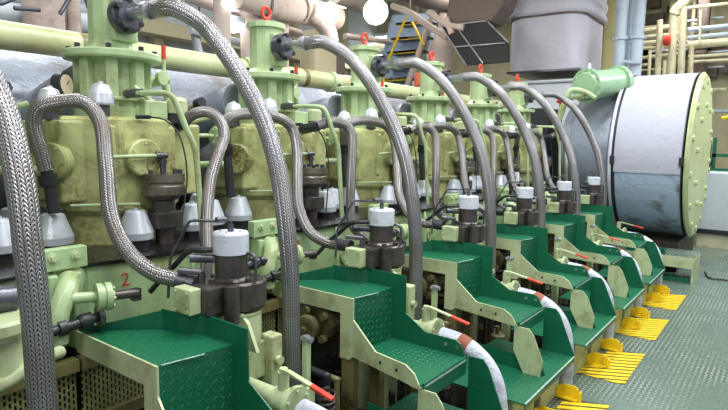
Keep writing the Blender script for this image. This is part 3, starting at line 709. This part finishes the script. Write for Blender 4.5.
# small lever valve at each housing's right
def levervalve():
    c = at(157, 78, X=-2.7)
    t = thing('lever_valve', c, '', 'valve', 'small red-tipped lever valves by the housings')
    m = MB(); m.cyl(c+V((0, -.05, -.03)), c+V((0, .06, .0)), .028, n=10); m.lathe([(.04, 0), (.04, .02)], c+V((.03, 0, 0)), (1, .3, 0), 12); m.tube([c+V((0, .04, 0)), c+V((.0, .06, -.1)), c+V((-.02, .05, -.2))], .02, 8); m.build('body', M_green, t)
    m = MB(); m.cyl(c+V((.02, .03, .02)), c+V((.02, .03, .1)), .01, n=6); m.build('lever', M_cream, t)
    m = MB(); m.cyl(c+V((.02, .03, .1)), c+V((.02, .03, .17)), .012, n=8); m.build('red_tip', M_red, t)
    return t
spread(levervalve(), 'small valve with upright red-tipped lever %s', (0, 1, 2, 3, 4))

# end pieces at far left foreground
t = thing('pump_housing', at(2, 328, X=-1.9), 'pale green flanged pump casing cut by the left edge of the photo', 'pump')
o0 = ORG[t.name]
m = MB(); m.lathe([(.09, -.02), (.1, 0), (.1, .03), (.09, .04)], o0+V((.0, -.02, 0)), (0, 0, 1), 24); m.lathe([(.06, -.16), (.06, -.02)], o0, (0, 0, 1), 20); m.build('flanged_head', M_cream, t)
m = MB(); m.cyl(at(-8, 300, X=-1.95), at(14, 298, X=-1.95), .045, n=8); m.bolts(at(16, 298, X=-1.95), (0, 1, 0), .03, 4, .008); m.build('side_flange', M_dsteel, t)
m = MB(); m.tube(path([(-20, 395, -1.85), (10, 380, -1.85), (40, 360, -1.85), (60, 352, -1.9)]), .022, 10)
single(m, 'handrail', M_cream, 'thick pale rail crossing low at the left edge of the photo', 'rail')

# ------------------------------------------------------------------ far machinery
# turbocharger drum
t = thing('turbocharger', (-1.28, 8, .3), 'huge cloth-wrapped turbocharger drum with yellow-green end cover at far right', 'turbocharger')
def arc_shell(mb, a0, a1, x0, x1, r, n=40):
    vs = []; fs = []
    for i in range(n+1):
        a = a0+(a1-a0)*i/n; y = 8-r*math.cos(a); z = 1.37+r*math.sin(a)
        vs += [(x0, y, z), (x1, y, z)]
    for i in range(n): fs.append((2*i, 2*i+1, 2*i+3, 2*i+2))
    return mb.add(vs, fs, True)
m = MB(); m.lathe([(.96, 0), (.99, .02), (.99, .70), (.96, .71)], (-1.64, 8, 1.37), (1, 0, 0), 72); m.build('drum', M_drumlow, t)
m = MB(); arc_shell(m, -.20, PI*.95, -1.635, -.935, 1.0); o = m.build('upper_wrap', M_drumtop, t)
m = MB()
for x in (-1.655, -.94):
    m = MB(); m.lathe([(.99, 0), (1.012, .004), (1.012, .014), (.99, .018)], (x, 8, 1.37), (1, 0, 0), 72); st = m.build('black_strap', M_black, t)
    m = MB(); m.box((x-.015, 6.965, 1.27), (x+.03, 7.01, 1.36)); m.build('buckle', M_black, st)
m = MB(); m.lathe([(1.0, -.012), (1.02, 0), (1.02, .03)], (-1.69, 8, 1.37), (1, 0, 0), 72); m.build('rim', M_white, t)
m = MB(); m.lathe([(1.0, 0), (1.01, .02), (.97, .05), (.6, .07), (.0, .07)], (-.91, 8, 1.37), (1, 0, 0), 72, cap=False)
ec = m.build('end_cover', M_ydrum, t); each_bolt(ec, (-.87, 8, 1.37), (1, 0, 0), .90, 14, .035, .03, M_ydrum); each_bolt(ec, (-.845, 8, 1.37), (1, 0, 0), .62, 10, .03, .03, M_ydrum, .2)
m = MB(); m.lathe([(.7, 0), (.86, .06), (.86, .5), (.8, .56)], (-2.25, 8, 1.37), (1, 0, 0), 56); m.build('grey_casing', M_greysteel, t)
m = MB(); m.lathe([(.3, 0), (.5, .1), (.66, .12), (.66, .3)], (-2.5, 8, 1.37), (1, 0, 0), 40); m.build('inlet_ring', M_greysteel, t)
m = MB()
for i in range(7): a = .9+i*.2; m = MB(); m.lathe([(.03, 0), (.03, .03)], (-2.0, 8-.86*math.cos(a), 1.37+.86*math.sin(a)), (0, -math.cos(a), math.sin(a)), 8); m.build('casing_bolt', M_steel, t)
# green cooler cylinder
t = thing('cooler', (-2.1, 7.6, 2.0), 'pale green round cooler shell lying above the grey casing', 'cooler')
d_ = V((.45, 1, .16)).normalized(); c0 = at(587, 86, Y=7.0)
m = MB(); m.lathe([(.17, 0), (.17, .52)], c0, d_, 32); m.lathe([(.2, .52), (.2, .58)], c0, d_, 32); m.build('shell', M_gdrum, t)
m = MB(); m.lathe([(.05, -.045), (.15, -.04), (.17, -.02), (.208, -.018), (.208, .02)], c0, d_, 36); ed = m.build('end_dome', M_gdrum, t); each_bolt(ed, c0-d_*.018, -d_, .19, 12, .016, .014, M_gdrum)
m = MB(); m.cyl(c0+V((0, .05, .2)), c0+V((0, .05, .27)), .02); m.build('vent', M_white, t)
m = MB(); m.tube(pathy([(595, 98, 6.9), (585, 92, 6.85), (572, 90, 6.8), (566, 100, 6.8), (560, 118, 6.8), (553, 128, 6.8)]), .03, 10); m.tube(pathy([(585, 97, 6.9), (570, 98, 6.9), (562, 108, 6.9), (556, 130, 6.9)]), .03, 10)
single(m, 'green_feed_pipe', M_green, 'pair of bent pale green pipes in front of the round cooler', 'pipe')
m = MB(); m.box((-2.95, 7.35, 0), (-2.55, 7.9, 1.95)); m.cyl((-2.75, 7.25, 1.5), (-2.75, 7.35, 1.5), .13); single(m, 'junction_casing', M_black, 'dark casing under the round cooler', 'casing')
m = MB(); c = at(561, 103, Y=7.05); m.lathe([(.05, 0), (.06, .02), (.03, .05)], c, n=14); m.cyl(c-V((0, 0, .1)), c, .02); single(m, 'red_hand_wheel', M_red, 'small red hand wheel left of the round cooler', 'valve')
# platform in front of the turbocharger
t = thing('low_platform', (-1.2, 7.2, 0), 'low green checker-plate platform below the turbocharger drum', 'platform')
m = MB(); m.box((-1.9, 6.85, .27), (-.72, 7.35, .29)); m.build('deck_plate', M_floor, t)
m = MB(); m.box((-1.9, 6.84, .17), (-.72, 6.86, .29)); m.build('front_skirt', M_cream, t)
m = MB(); m.box((-.735, 6.86, 0), (-.715, 7.35, .27)); m.build('side_skirt', M_cream, t)
m = MB(); m.box((-1.4, 6.85, .29), (-1.0, 6.87, .36)); m.build('kick_plate', M_stairflat, t)
m = MB(); m.box((-1.3, 6.9, 0), (-.74, 6.98, .05)); m.build('foot_plate', M_stairflat, t)
m = MB(); m.box((-2.4, 7.4, 0), (-.95, 8.8, .36)); single(m, 'foundation_block', M_base, 'dark foundation under the turbocharger drum', 'foundation')
# funnel duct (grey tower)
t = thing('exhaust_funnel', (-3.3, 10, 2.6), 'tall grey cloth-lagged exhaust trunk with bunched collar', 'duct')
def ring(cx, cy, hx, hy, z, r=.35, n=8):
    out = []
    for sx, sy, a0 in ((1, -1, -PI/2), (1, 1, 0), (-1, 1, PI/2), (-1, -1, PI)):
        for i in range(n+1):
            a = a0+PI/2*i/n; out.append(V((cx+sx*(hx-r)+r*math.cos(a), cy+sy*(hy-r)+r*math.sin(a), z)))
    return out
def loft(m, rings):
    n = len(rings[0]); vs = [v for r_ in rings for v in r_]; fs = []
    for i in range(len(rings)-1):
        for j in range(n): k = (j+1) % n; fs.append((i*n+j, i*n+k, (i+1)*n+k, (i+1)*n+j))
    m.add(vs, fs, True); m.add(rings[0], [tuple(range(n))[::-1]]); m.add(rings[-1], [tuple(range(n))])
m = MB(); loft(m, [ring(-3.17, 9.4, .55, .7, 2.62, .16), ring(-3.18, 9.4, .57, .72, 3.0, .24), ring(-3.19, 9.4, .59, .74, 3.55, .34)]); m.build('lower_trunk', M_tower, t)
m = MB(); zs = [3.44, 3.46, 3.52, 3.6, 3.64, 3.7, 3.8, 3.86, 3.95, 4.2, 4.7]; ex = [.0, .05, .06, .03, .05, .06, .03, .045, .05, .04, .03]
loft(m, [ring(-3.19, 9.4, .59+e, .74+e, z, .38) for z, e in zip(zs, ex)]); m.build('bunched_collar', M_tower, t)
m = MB(); loft(m, [ring(-3.19, 9.4, .61, .76, 3.425, .35), ring(-3.19, 9.4, .615, .765, 3.45, .35)]); m.build('seam_band', M_brown, t)
m = MB(); m.box((-3.73, 8.68, 2.59), (-2.6, 10.12, 2.62)); m.build('bottom_frame', M_dsteel, t)
m = MB(); m.box((-3.68, 8.75, 0), (-2.65, 10.0, 2.42)); m.box((-3.72, 8.7, 2.42), (-2.6, 10.1, 2.47)); single(m, 'pale_casing', M_wallw, 'pale white casing box below the grey exhaust trunk', 'casing', bevel=.03)
# dark filter grid
def slab(m, q, d):
    n = len(q); vs = q+[p+V(d) for p in q]
    m.add(vs, [tuple(range(n))[::-1], tuple(range(n, 2*n))]+[(i, (i+1) % n, n+(i+1) % n, n+i) for i in range(n)])
t = thing('intake_hood', at(472, 30, Y=8), 'brown-grey intake hood with tilted black filter and pale cross bars', 'intake')
m = MB(); slab(m, pathy([(441, 26, 8), (486, 21, 8), (508, 44, 8), (508, 62, 8), (466, 65, 8)]), (0, .06, 0)); mp_ = m.build('filter_panel', M_grid, t)
for a, b in (((441, 26), (466, 65)), ((455, 25), (483, 63)), ((441, 26), (486, 21)), ((454, 47), (505, 43)), ((488, 22), (508, 42))):
    m = MB(); m.cyl(at(*a, Y=7.985), at(*b, Y=7.985), .011, n=6); m.build('cross_bar', M_steel, mp_)
m = MB(); slab(m, pathy([(444, 26, 8.07), (452, -30, 8.07), (512, -30, 8.07), (502, 5, 8.07), (490, 22, 8.07)]), (0, .5, 0)); m.build('hood', M_brown, t, bevel=.05)
m = MB(); c = at(480, 0, Y=8.3); m.cyl((c.x, c.y, 3.4), (c.x, c.y, 4.7), .02, n=8); m.build('hanger', M_dsteel, t)
# brown lagged bends near it
m = MB(); m.tube(pathy([(452, 10, 9.4), (450, 30, 9.4), (442, 50, 9.4), (437, 80, 9.4), (435, 130, 9.4), (433, 210, 9.4)]), .23, 20); single(m, 'lagged_down_pipe', M_pink, 'wide beige lagged down pipe left of the black filter', 'pipe')
m = MB(); m.tube(pathy([(385, -20, 9.3), (430, -4, 9.3), (468, 4, 9.3), (512, -10, 9.3)]), .24, 20); single(m, 'lagged_bend', M_brown, 'brown-grey lagged duct along the ceiling above the ladder', 'duct')
m = MB(); m.tube(pathy([(392, 6, 8.3), (410, 13, 8.3), (430, 27, 8.3), (448, 38, 8.3)]), .055, 14); c = at(410, 13, Y=8.3); m.cyl(c, (c.x, c.y, 4.7), .012, n=6); single(m, 'beige_slant_pipe', M_pink, 'beige slanting pipe above the blue steps', 'pipe')
m = MB(); m.tube(pathy([(428, 12, 8.0), (446, 24, 8.0), (464, 28, 8.0)]), .05, 10); m.tube(pathy([(446, 18, 8.0), (452, 34, 8.0)]), .05, 10); single(m, 'beige_branch_pipe', M_pink, 'beige branched pipe left of the black filter', 'pipe')
for i, (x, w, lab) in enumerate(((431, .085, 'pale blue standing pipe right of the blue steps'), (444, .06, 'slim beige standing pipe right of the blue steps'), (415, .04, 'thin standing pipe behind the blue steps'))):
    m = MB(); p = at(x, 60, Y=9.9); m.cyl((p.x, p.y, 0), (p.x, p.y, 4.35), w, n=16); single(m, 'standing_pipe', M_bpipe if i == 0 else M_pink, lab, 'pipe')
# blue steps with yellow edges
t = thing('ship_ladder', at(400, 100, Y=8.6), 'steep blue ladder with yellow step edges and rail under the bright lamp', 'ladder')
for i, (x0, x1, y, dy) in enumerate(((396, 428, 23, -2), (391, 425, 38, -2), (387, 420, 52, -2), (383, 415, 66, -1), (380, 409, 79, -1), (377, 404, 92, -1))):
    a, b = at(x0, y, Y=8.6+.0*i), at(x1, y+dy-1, Y=8.6)
    m = MB(); slab(m, [a, b, b+V((0, 0, -.05)), a+V((0, 0, -.05))], (-.0, .03, 0)); m.build('yellow_edge', M_yellow, t)
    m = MB(); slab(m, [a, b, b+V((0, .3, .0)), a+V((0, .3, .0))], (0, 0, -.04)); m.build('tread', M_black, t)
m = MB(); slab(m, pathy([(392, 15, 8.95), (432, 13, 8.95), (404, 105, 8.95), (370, 105, 8.95)]), (0, .04, 0)); m.build('back_plate', M_step, t)
m = MB(); m.cyl(at(434, 10, Y=8.55), at(400, 105, Y=8.55), .05, n=8); m.build('side_beam', M_pink, t)
m = MB(); pass
for a_, b_ in (((406, 17), (388, 62)), ((412, 22), (424, 45)), ((384, 66), (383, 100))):
    m = MB(); m.cyl(at(*a_, Y=8.5), at(*b_, Y=8.5), .022, n=8); m.build('yellow_rail', M_yellow, t)
m = MB(); c = at(418, 80, Y=8.3); m.lathe([(.06, -.1), (.07, 0), (.06, .1), (.03, .12)], c, n=16); m.cyl((c.x, c.y, 0), (c.x, c.y, c.z-.09), .015, n=8); single(m, 'orange_float', M_orange, 'orange plastic container beyond the ladder', 'container')

# big standing pipes right of tower
t = thing('square_column', at(606, 60, Y=8.9), 'ochre square column right of the grey exhaust trunk', 'column')
a = at(599, 130, Y=8.9); b = at(617, 0, Y=8.9)
m = MB(); m.box((at(602.5, 60, Y=10.4).x, 10.4, 0), (at(616.5, 60, Y=10.4).x, 10.6, 4.7)); m.build('column', M_ycol, t)
for x, w, lab, yy in ((621, .11, 'pale blue standing pipe next to the ochre column', 9.2), (630, .075, 'thin pale blue standing pipe, middle of three right of the ochre column', 9.6), (638, .115, 'thick pale blue standing pipe with clamp above the drum', 9.25)):
    p = at(x, 30, Y=yy); t = thing('blue_pipe', (p.x, yy, 0), lab, 'pipe')
    m = MB(); m.cyl((p.x, yy, 0), (p.x, yy, 4.7), w*.75, n=20); m.build('pipe', M_bpipe, t)
    m = MB(); zc = 3.05; m.cyl((p.x, yy, zc), (p.x, yy, zc+.05), w, n=20); m.build('collar', M_bpipe, t)
m = MB(); m.cyl(at(624, 62, Y=9.1), at(641, 63, Y=9.1), .03, n=8); single(m, 'pipe_clamp', M_bpipe, 'pale clamp bar across the blue pipes', 'clamp')
# cream pipe rack on the far wall
YW = 12.4
rnd = random.Random(5)
def fp(a, b, Y, r, name, mat, lab):
    m = MB(); m.cyl(at(*a, Y=Y), at(*b, Y=Y), r*.72, n=12); single(m, name, mat, lab, 'pipe', 'cream pipes on the far wall')
for i, (y0, y1, r_) in enumerate(((33, 27, .05), (45, 41, .06), (50, 47, .04), (60, 55, .05))):
    fp((624, y0), (678, y1-1), 11.8, r_, 'wall_pipe', M_ypipe, 'cream horizontal pipe behind the blue pipes, number %s from the top' % ['one', 'two', 'three', 'four'][i])
for i, (y0, y1, r_) in enumerate(((8, 2, .04), (30, 25, .06), (38, 33, .06), (45, 41, .10), (57, 54, .04), (62, 60, .04))):
    fp((688, y0), (760, y1-2), 11.6, r_, 'wall_pipe', M_bpipe if i in (1, 2) else M_ypipe, 'horizontal pipe in the top right corner, number %s from the top' % ['one', 'two', 'three', 'four', 'five', 'six'][i])
for i, (x, y0, y1, r_) in enumerate(((674, 12, 120, .09), (684, 0, 120, .08), (660, 20, 120, .07), (650, 50, 120, .04), (692, 45, 120, .05), (701, 10, 44, .03), (665, 60, 120, .05))):
    fp((x, y0), (x-.06*(y1-y0)*.7, y1), 11.3, r_, 'wall_pipe', M_ypipe, 'cream upright pipe on the far wall, %s' % ['with bent top', 'tallest near the corner', 'left of the bent one', 'thin leftmost one', 'just above the drum end cover', 'short one near the top right corner', 'short one behind the drum'][i])
m = MB(); m.tube(pathy([(674, 14, 11.3), (677, 9, 11.3), (684, 3, 11.3), (692, -4, 11.3)]), .09, 12); single(m, 'bent_pipe', M_ypipe, 'cream bent pipe top leaning to the upper right corner', 'pipe')
t = thing('pipe_valve', at(662, 41, Y=11.2), 'small red valve among the cream pipes', 'valve')
m = MB(); c = at(663, 41, Y=11.2); m.lathe([(.05, 0), (.09, .02), (.09, .1), (.05, .12)], c, (1, 0, 0), 12); m.build('body', M_red, t)
m = MB(); m.cyl(c, c-V((0, 0, .15)), .03); m.build('stem', M_ypipe, t)
# grey duct end; shaded recesses follow as dark boxes in the rack
m = MB(); p0 = at(690, 95, Y=12.0); p1 = at(708, 50, Y=12.0); m.box((p0.x, 11.9, p0.z), (p1.x, 12.2, p1.z)); m.box(((p0.x+p1.x)/2-.1, 11.95, p1.z), ((p0.x+p1.x)/2+.1, 12.15, 4.7)); single(m, 'grey_duct_end', M_brown, 'grey duct end above the drum end cover', 'duct', bevel=.05)
t = thing('pipe_rack', (-1.4, 12.6, 0), 'dense rack of thin cream pipes and shade-dark boxes covering the far wall, upper right', 'pipe rack')
rnd = random.Random(11)
for i in range(12):
    x = rnd.uniform(620, 726); p = at(x, 60, Y=12.55); m = MB(); m.cyl((p.x, 12.55+rnd.uniform(-.15, .1), 0), (p.x, 12.55, 4.7), rnd.uniform(.02, .045), n=10); m.build('upright_pipe', M_ypipe, t)
for i in range(26):
    x = rnd.uniform(618, 700); y = rnd.uniform(2, 112); w_ = rnd.uniform(15, 60); p0 = at(x, y, Y=12.3); p1 = at(x+w_, y-w_*.06, Y=12.3)
    m = MB(); m.cyl(p0, (p1.x, 12.3, p0.z), rnd.uniform(.015, .04), n=10); m.build('cross_pipe', M_ypipe if i % 4 else M_bpipe, t)
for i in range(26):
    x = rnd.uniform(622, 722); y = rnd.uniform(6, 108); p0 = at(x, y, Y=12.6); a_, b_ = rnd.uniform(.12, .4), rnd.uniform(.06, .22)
    m = MB(); m.box((p0.x, 12.6, p0.z), (p0.x+a_, 12.85, p0.z+b_)); m.build('shade_box', (M_base, M_brown, M_iron)[i % 3], t)  # dark boxes added to stand for shaded recesses behind the pipes
# wide white tank bottom right
t = thing('white_tank', (0, 10.2, .0), 'long white tank casing behind the turbocharger drum at right', 'tank')
m = MB(); m.box((-1.05, 9.6, .22), (2.5, 11, 1.12)); m.build('casing', M_wallw, t, bevel=.03)
m = MB(); m.box((-1.05, 9.58, .20), (2.5, 9.62, .27)); m.build('base_strip', M_black, t)
m = MB(); m.box((-1.0, 9.62, .0), (2.5, 10.9, .2)); m.build('plinth', M_ypipe, t)
t = thing('green_stand', at(707, 160, Y=10), 'dark green stand with black motor beside the drum end cover', 'stand')
m = MB(); a = at(711, 168, Y=10); m.box((a.x, 9.98, 1.13), (a.x+.05, 10.03, 1.62)); m.box((a.x-.1, 9.9, 1.12), (a.x+.7, 10.2, 1.16)); m.box((a.x, 9.98, 1.33), (a.x+.7, 10.03, 1.38)); m.build('frame', M_stairflat, t)
m = MB(); m.cyl((a.x-.07, 9.9, 1.25), (a.x-.07, 10.1, 1.25), .09); m.box((a.x-.12, 9.95, 1.16), (a.x-.02, 10.1, 1.5)); m.build('motor', M_black, t)
m = MB(); m.tube([(-.93, 10.9, 1.95), (-.6, 10.9, 1.98), (.8, 10.9, 1.95)], .03, 8); m.cyl((.2, 10.9, 1.1), (.2, 10.9, 1.97), .025, n=8); single(m, 'yellow_pipe', M_yellow, 'yellow horizontal pipe beyond the drum end cover', 'pipe')
m = MB(); m.tube([(-.75, 9.5, .015), (-.5, 9.2, .015), (-.2, 9.0, .015), (.4, 8.7, .015)], .012, 6)
# floor cable
m = MB(); m.tube([at(705, 272, Z=.01), at(708, 277, Z=.01), at(716, 279, Z=.01), at(740, 281, Z=.01)], .01, 6); single(m, 'floor_cable', M_black, 'black cable on the green floor plates at the right edge', 'cable')

# ------------------------------------------------------------------ overhead, behind the engine
XL = -6.8
def lag(rows, r, name, mat, lab, X=True, cat='pipe'):
    P = path(rows) if X else pathy(rows); c = P[len(P)//2]; t = thing(name, c, lab, cat)
    m = MB(); m.tube(P, r, 16); m.build('lagging' if 'lagged' in name else 'pipe', mat, t)
    m = MB(); m.cyl(c, (c.x, c.y, 4.7), .012, n=6); m.build('hanger', M_dsteel, t); return t
t_ = lag([(236, -6, -5.2), (280, 6, -5.2), (318, 14, -5.2), (336, 18, -5.2)], .17, 'lagged_pipe_overhead', M_pink, 'fat pinkish lagged pipe overhead, above the second housing')
m = MB(); m.tube(path([(310, 12, -5.1), (322, 22, -5.1), (328, 32, -5.1), (330, 42, -5.1)]), .12, 16); m.build('elbow', M_pink, t_)
for x_ in (262, 298):
    m = MB(); c = at(x_, .145*x_-34, X=-5.2); m.lathe([(.178, 0), (.178, .03)], c, at(318, 14, X=-5.2)-at(280, 6, X=-5.2), 20); m.build('band', M_brown, t_)
lag([(336, -8, -5.4), (352, -2, -5.4), (366, 2, -5.4)], .16, 'lagged_pipe_overhead', M_pink, 'pinkish lagged overhead pipe next to the bright lamp')
lag([(185, -4, -5.8), (230, 12, -5.8), (280, 28, -5.8), (300, 34, -5.8)], .06, 'thin_pink_pipe', M_pink, 'thin pinkish pipe slanting behind the first eye bolt')
lag([(345, 36, -6.2), (420, 46, -6.2)], .05, 'cross_pipe', M_pink, 'thin beige cross pipe behind the third housing')
for x, w, lab in ((44, .17, 'fat pinkish column at the upper left'), (74, .06, 'slim pinkish post beside the fat column, upper left'), (222, .10, 'beige upright post between first and second housings'), (252, .14, 'pinkish upright column behind the second housing'), (282, .09, 'pinkish upright column right of the second housing')):
    a = at(x, 20, X=-5.4); m = MB(); m.cyl((a.x, a.y, 0), (a.x, a.y, 4.33), w, n=20); single(m, 'column', M_pink, lab, 'column')
for i, (x0, y0, x1, y1, lab) in enumerate(((0, 4, 40, -12, 'dark strut at the upper left corner'), (60, 14, 72, -6, 'dark strut between the pinkish columns'), (95, 26, 84, -6, 'dark strut left of the first housing'), (14, 8, 40, 10, 'steel bar at the upper left'))):
    m = MB(); p0 = at(x0, y0, X=-5.0); p1 = at(x1, y1, X=-5.0); p1 = p0+(p1-p0)*max(1, (4.7-p0.z)/max(.35, p1.z-p0.z)) if i < 3 else p1; m.cyl(p0, p1, .018, n=8); single(m, 'strut', M_dsteel, lab, 'strut')
lag([(-10, 12, -5.6), (30, 16, -5.6), (60, 20, -5.6), (90, 24, -5.6)], .10, 'white_pipe', M_wallw, 'white pipe at the upper left behind the columns')
lag([(-10, -2, -5.9), (40, 4, -5.9), (100, 14, -5.9)], .08, 'white_pipe', M_bpipe, 'pale blue pipe at the upper left corner')
lag([(190, 30, -6.0), (245, 44, -6.0)], .05, 'white_rail', M_wallw, 'white rail behind the first big hose')
lag([(190, 18, -6.1), (200, 55, -6.1)], .05, 'white_rail', M_wallw, 'white upright behind the first big hose')
m = MB(); a = at(300, 75, X=-6.0); b = at(322, 36, X=-6.0); m.box((a.x, a.y, 0), (a.x+.3, b.y, b.z)); single(m, 'cream_cabinet', M_wallc, 'tall cream cabinet behind the second big hose', 'cabinet')
m = MB(); a = at(376, 60, X=-6.6); 
# brown door
m = MB(); a = at(332, 82, X=-6.5); b = at(343, 55, X=-6.5); m.box((a.x-.3, a.y, 0), (b.x+.05, b.y, b.z)); single(m, 'brown_locker', M_brown, 'narrow brown locker behind the second big hose', 'locker')

# ------------------------------------------------------------------ setting
def wall(name, a, b, mat):
    m = MB(); m.box(a, b); return struct(m.build(name, mat))
wall('floor', (-8, -3, -.1), (6, 14, 0), M_floor)
wall('floor_void_slab', (-3.4, .3, 0), (-1.04, 6.8, .003), M_deck)  # thin dark slab added so the gaps under the engine look black
wall('wall_left', (-8.2, -3, 0), (-8, 14, 4.8), M_wallw)
wall('wall_far', (-8, 12.9, 0), (6, 13.1, 4.8), M_wallc)
wall('ceiling', (-8.2, -3, 4.7), (6, 14, 4.8), M_ceil)
for i in range(5):
    y = 3.5+i*2.0
    m = MB(); m.box((-8, y, 4.35), (6, y+.06, 4.7)); m.box((-8, y-.08, 4.33), (6, y+.14, 4.36)); struct(m.build('trim_%d' % (i+1), M_ceil))
m = MB(); m.box((-7.9, -1, 3.0), (-7.6, 13, 3.2)); m.box((-7.9, -1, 1.5), (-7.5, 13, 1.7)); struct(m.build('trim_6', M_wallc))
for i in range(9):
    m = MB(); m.box((-7.98, -1+i*1.5, 0), (-7.8, -.85+i*1.5, 4.7)); struct(m.build('trim_%d' % (7+i), M_wallc))

# ------------------------------------------------------------------ lamps and added fill lights
lp = at(376, 12, Y=6.2)
t = thing('flood_lamp', lp, 'glaring white round flood lamp near the top centre', 'lamp')
m = MB(); m.lathe([(.0, 0), (.12, .03), (.17, .09), (.17, .12)], lp, (-.55, .8, .2), 24, cap=False)
m = MB(); dirn = (EYE+V((0, 2, 0))-lp).normalized(); m.lathe([(.15, 0), (.12, .05), (.0, .08)], lp, dirn, 24, cap=True); m.build('glass', M_lamp, t)
m = MB(); m.lathe([(.08, -.15), (.17, -.02), (.17, .0)], lp, dirn, 24); m.build('reflector', M_steel, t)
m = MB(); m.cyl(lp+V((0, 0, .1)), (lp.x, lp.y, 4.7), .015, n=6); m.build('hanger', M_dsteel, t)
for i, (x, y, Y, L) in enumerate(((381, 57, 9.5, .75), (345, 3, 7.5, .6), (386, 38, 11.0, .6), (232, 26, 4.6, .12), (230, 4, 4.4, .08))):
    c = at(x, y, Y=Y); t = thing('tube_light', c, ['bright tube light behind the third housing', 'tube light at the top edge left of the flood lamp', 'small tube light just below the flood lamp', 'tube light behind the first big hose', 'small tube light near the top above the first big hose'][i], 'lamp')
    m = MB(); m.box(c+V((-L, -.12, -.06)), c+V((L, .12, .02))); m.build('diffuser', M_tube, t, bevel=.03)
    m = MB(); m.box(c+V((-L-.04, -.15, .02)), c+V((L+.04, .15, .09))); m.build('housing', M_wallw, t)
def light(typ, loc, e, size=1., col=(1, 1, 1), target=None, sy=None):
    d = bpy.data.lights.new('lamp_or_fill_light', typ); d.energy = e; d.color = col
    if typ == 'AREA':
        d.size = size
        if sy: d.shape = 'RECTANGLE'; d.size_y = sy
    else: d.shadow_soft_size = size
    o = bpy.data.objects.new('lamp_or_fill_light', d); C.objects.link(o); o.location = loc
    if target is not None: o.rotation_euler = (V(target)-V(loc)).to_track_quat('-Z', 'Y').to_euler()
    return o
light('POINT', lp+dirn*.35, 40, .15, (1, .97, .92))
for (x, y, e) in ((-.3, 1.0, 60), (-.2, 4.0, 70), (-.2, 7.2, 70), (1.3, 8.8, 150), (-5.0, 2.0, 50), (-5.4, 5.0, 55), (-5.0, 9.5, 70), (-1.6, 2.2, 80), (-1.8, 5.4, 70), (-1.6, 11.3, 45)):  # overhead area lights, the strongest raised to put sheen on the floor
    light('AREA', (x, y, 4.25), e, .5, (1, .99, .96) if y > 9 else (.95, .98, 1), (x, y, 0), 1.8)

light('AREA', (-.2, -1.3, 3.4), 38, .6, (1, .99, .97), (-1.9, 2.6, .8), 1.6)  # added fill behind the camera to brighten the faces turned to it
light('AREA', (1.0, 2.0, 3.6), 30, .6, (1, .99, .97), (-1.2, 4.0, .4), 1.6)
w = bpy.data.worlds.new('world'); bpy.context.scene.world = w; w.use_nodes = True
w.node_tree.nodes['Background'].inputs[0].default_value = (.86, .93, 1, 1); w.node_tree.nodes['Background'].inputs[1].default_value = .36
vs = bpy.context.scene.view_settings
vs.view_transform = 'Standard'; vs.look = 'None'; vs.exposure = .17; vs.gamma = 1; vs.use_curve_mapping = False
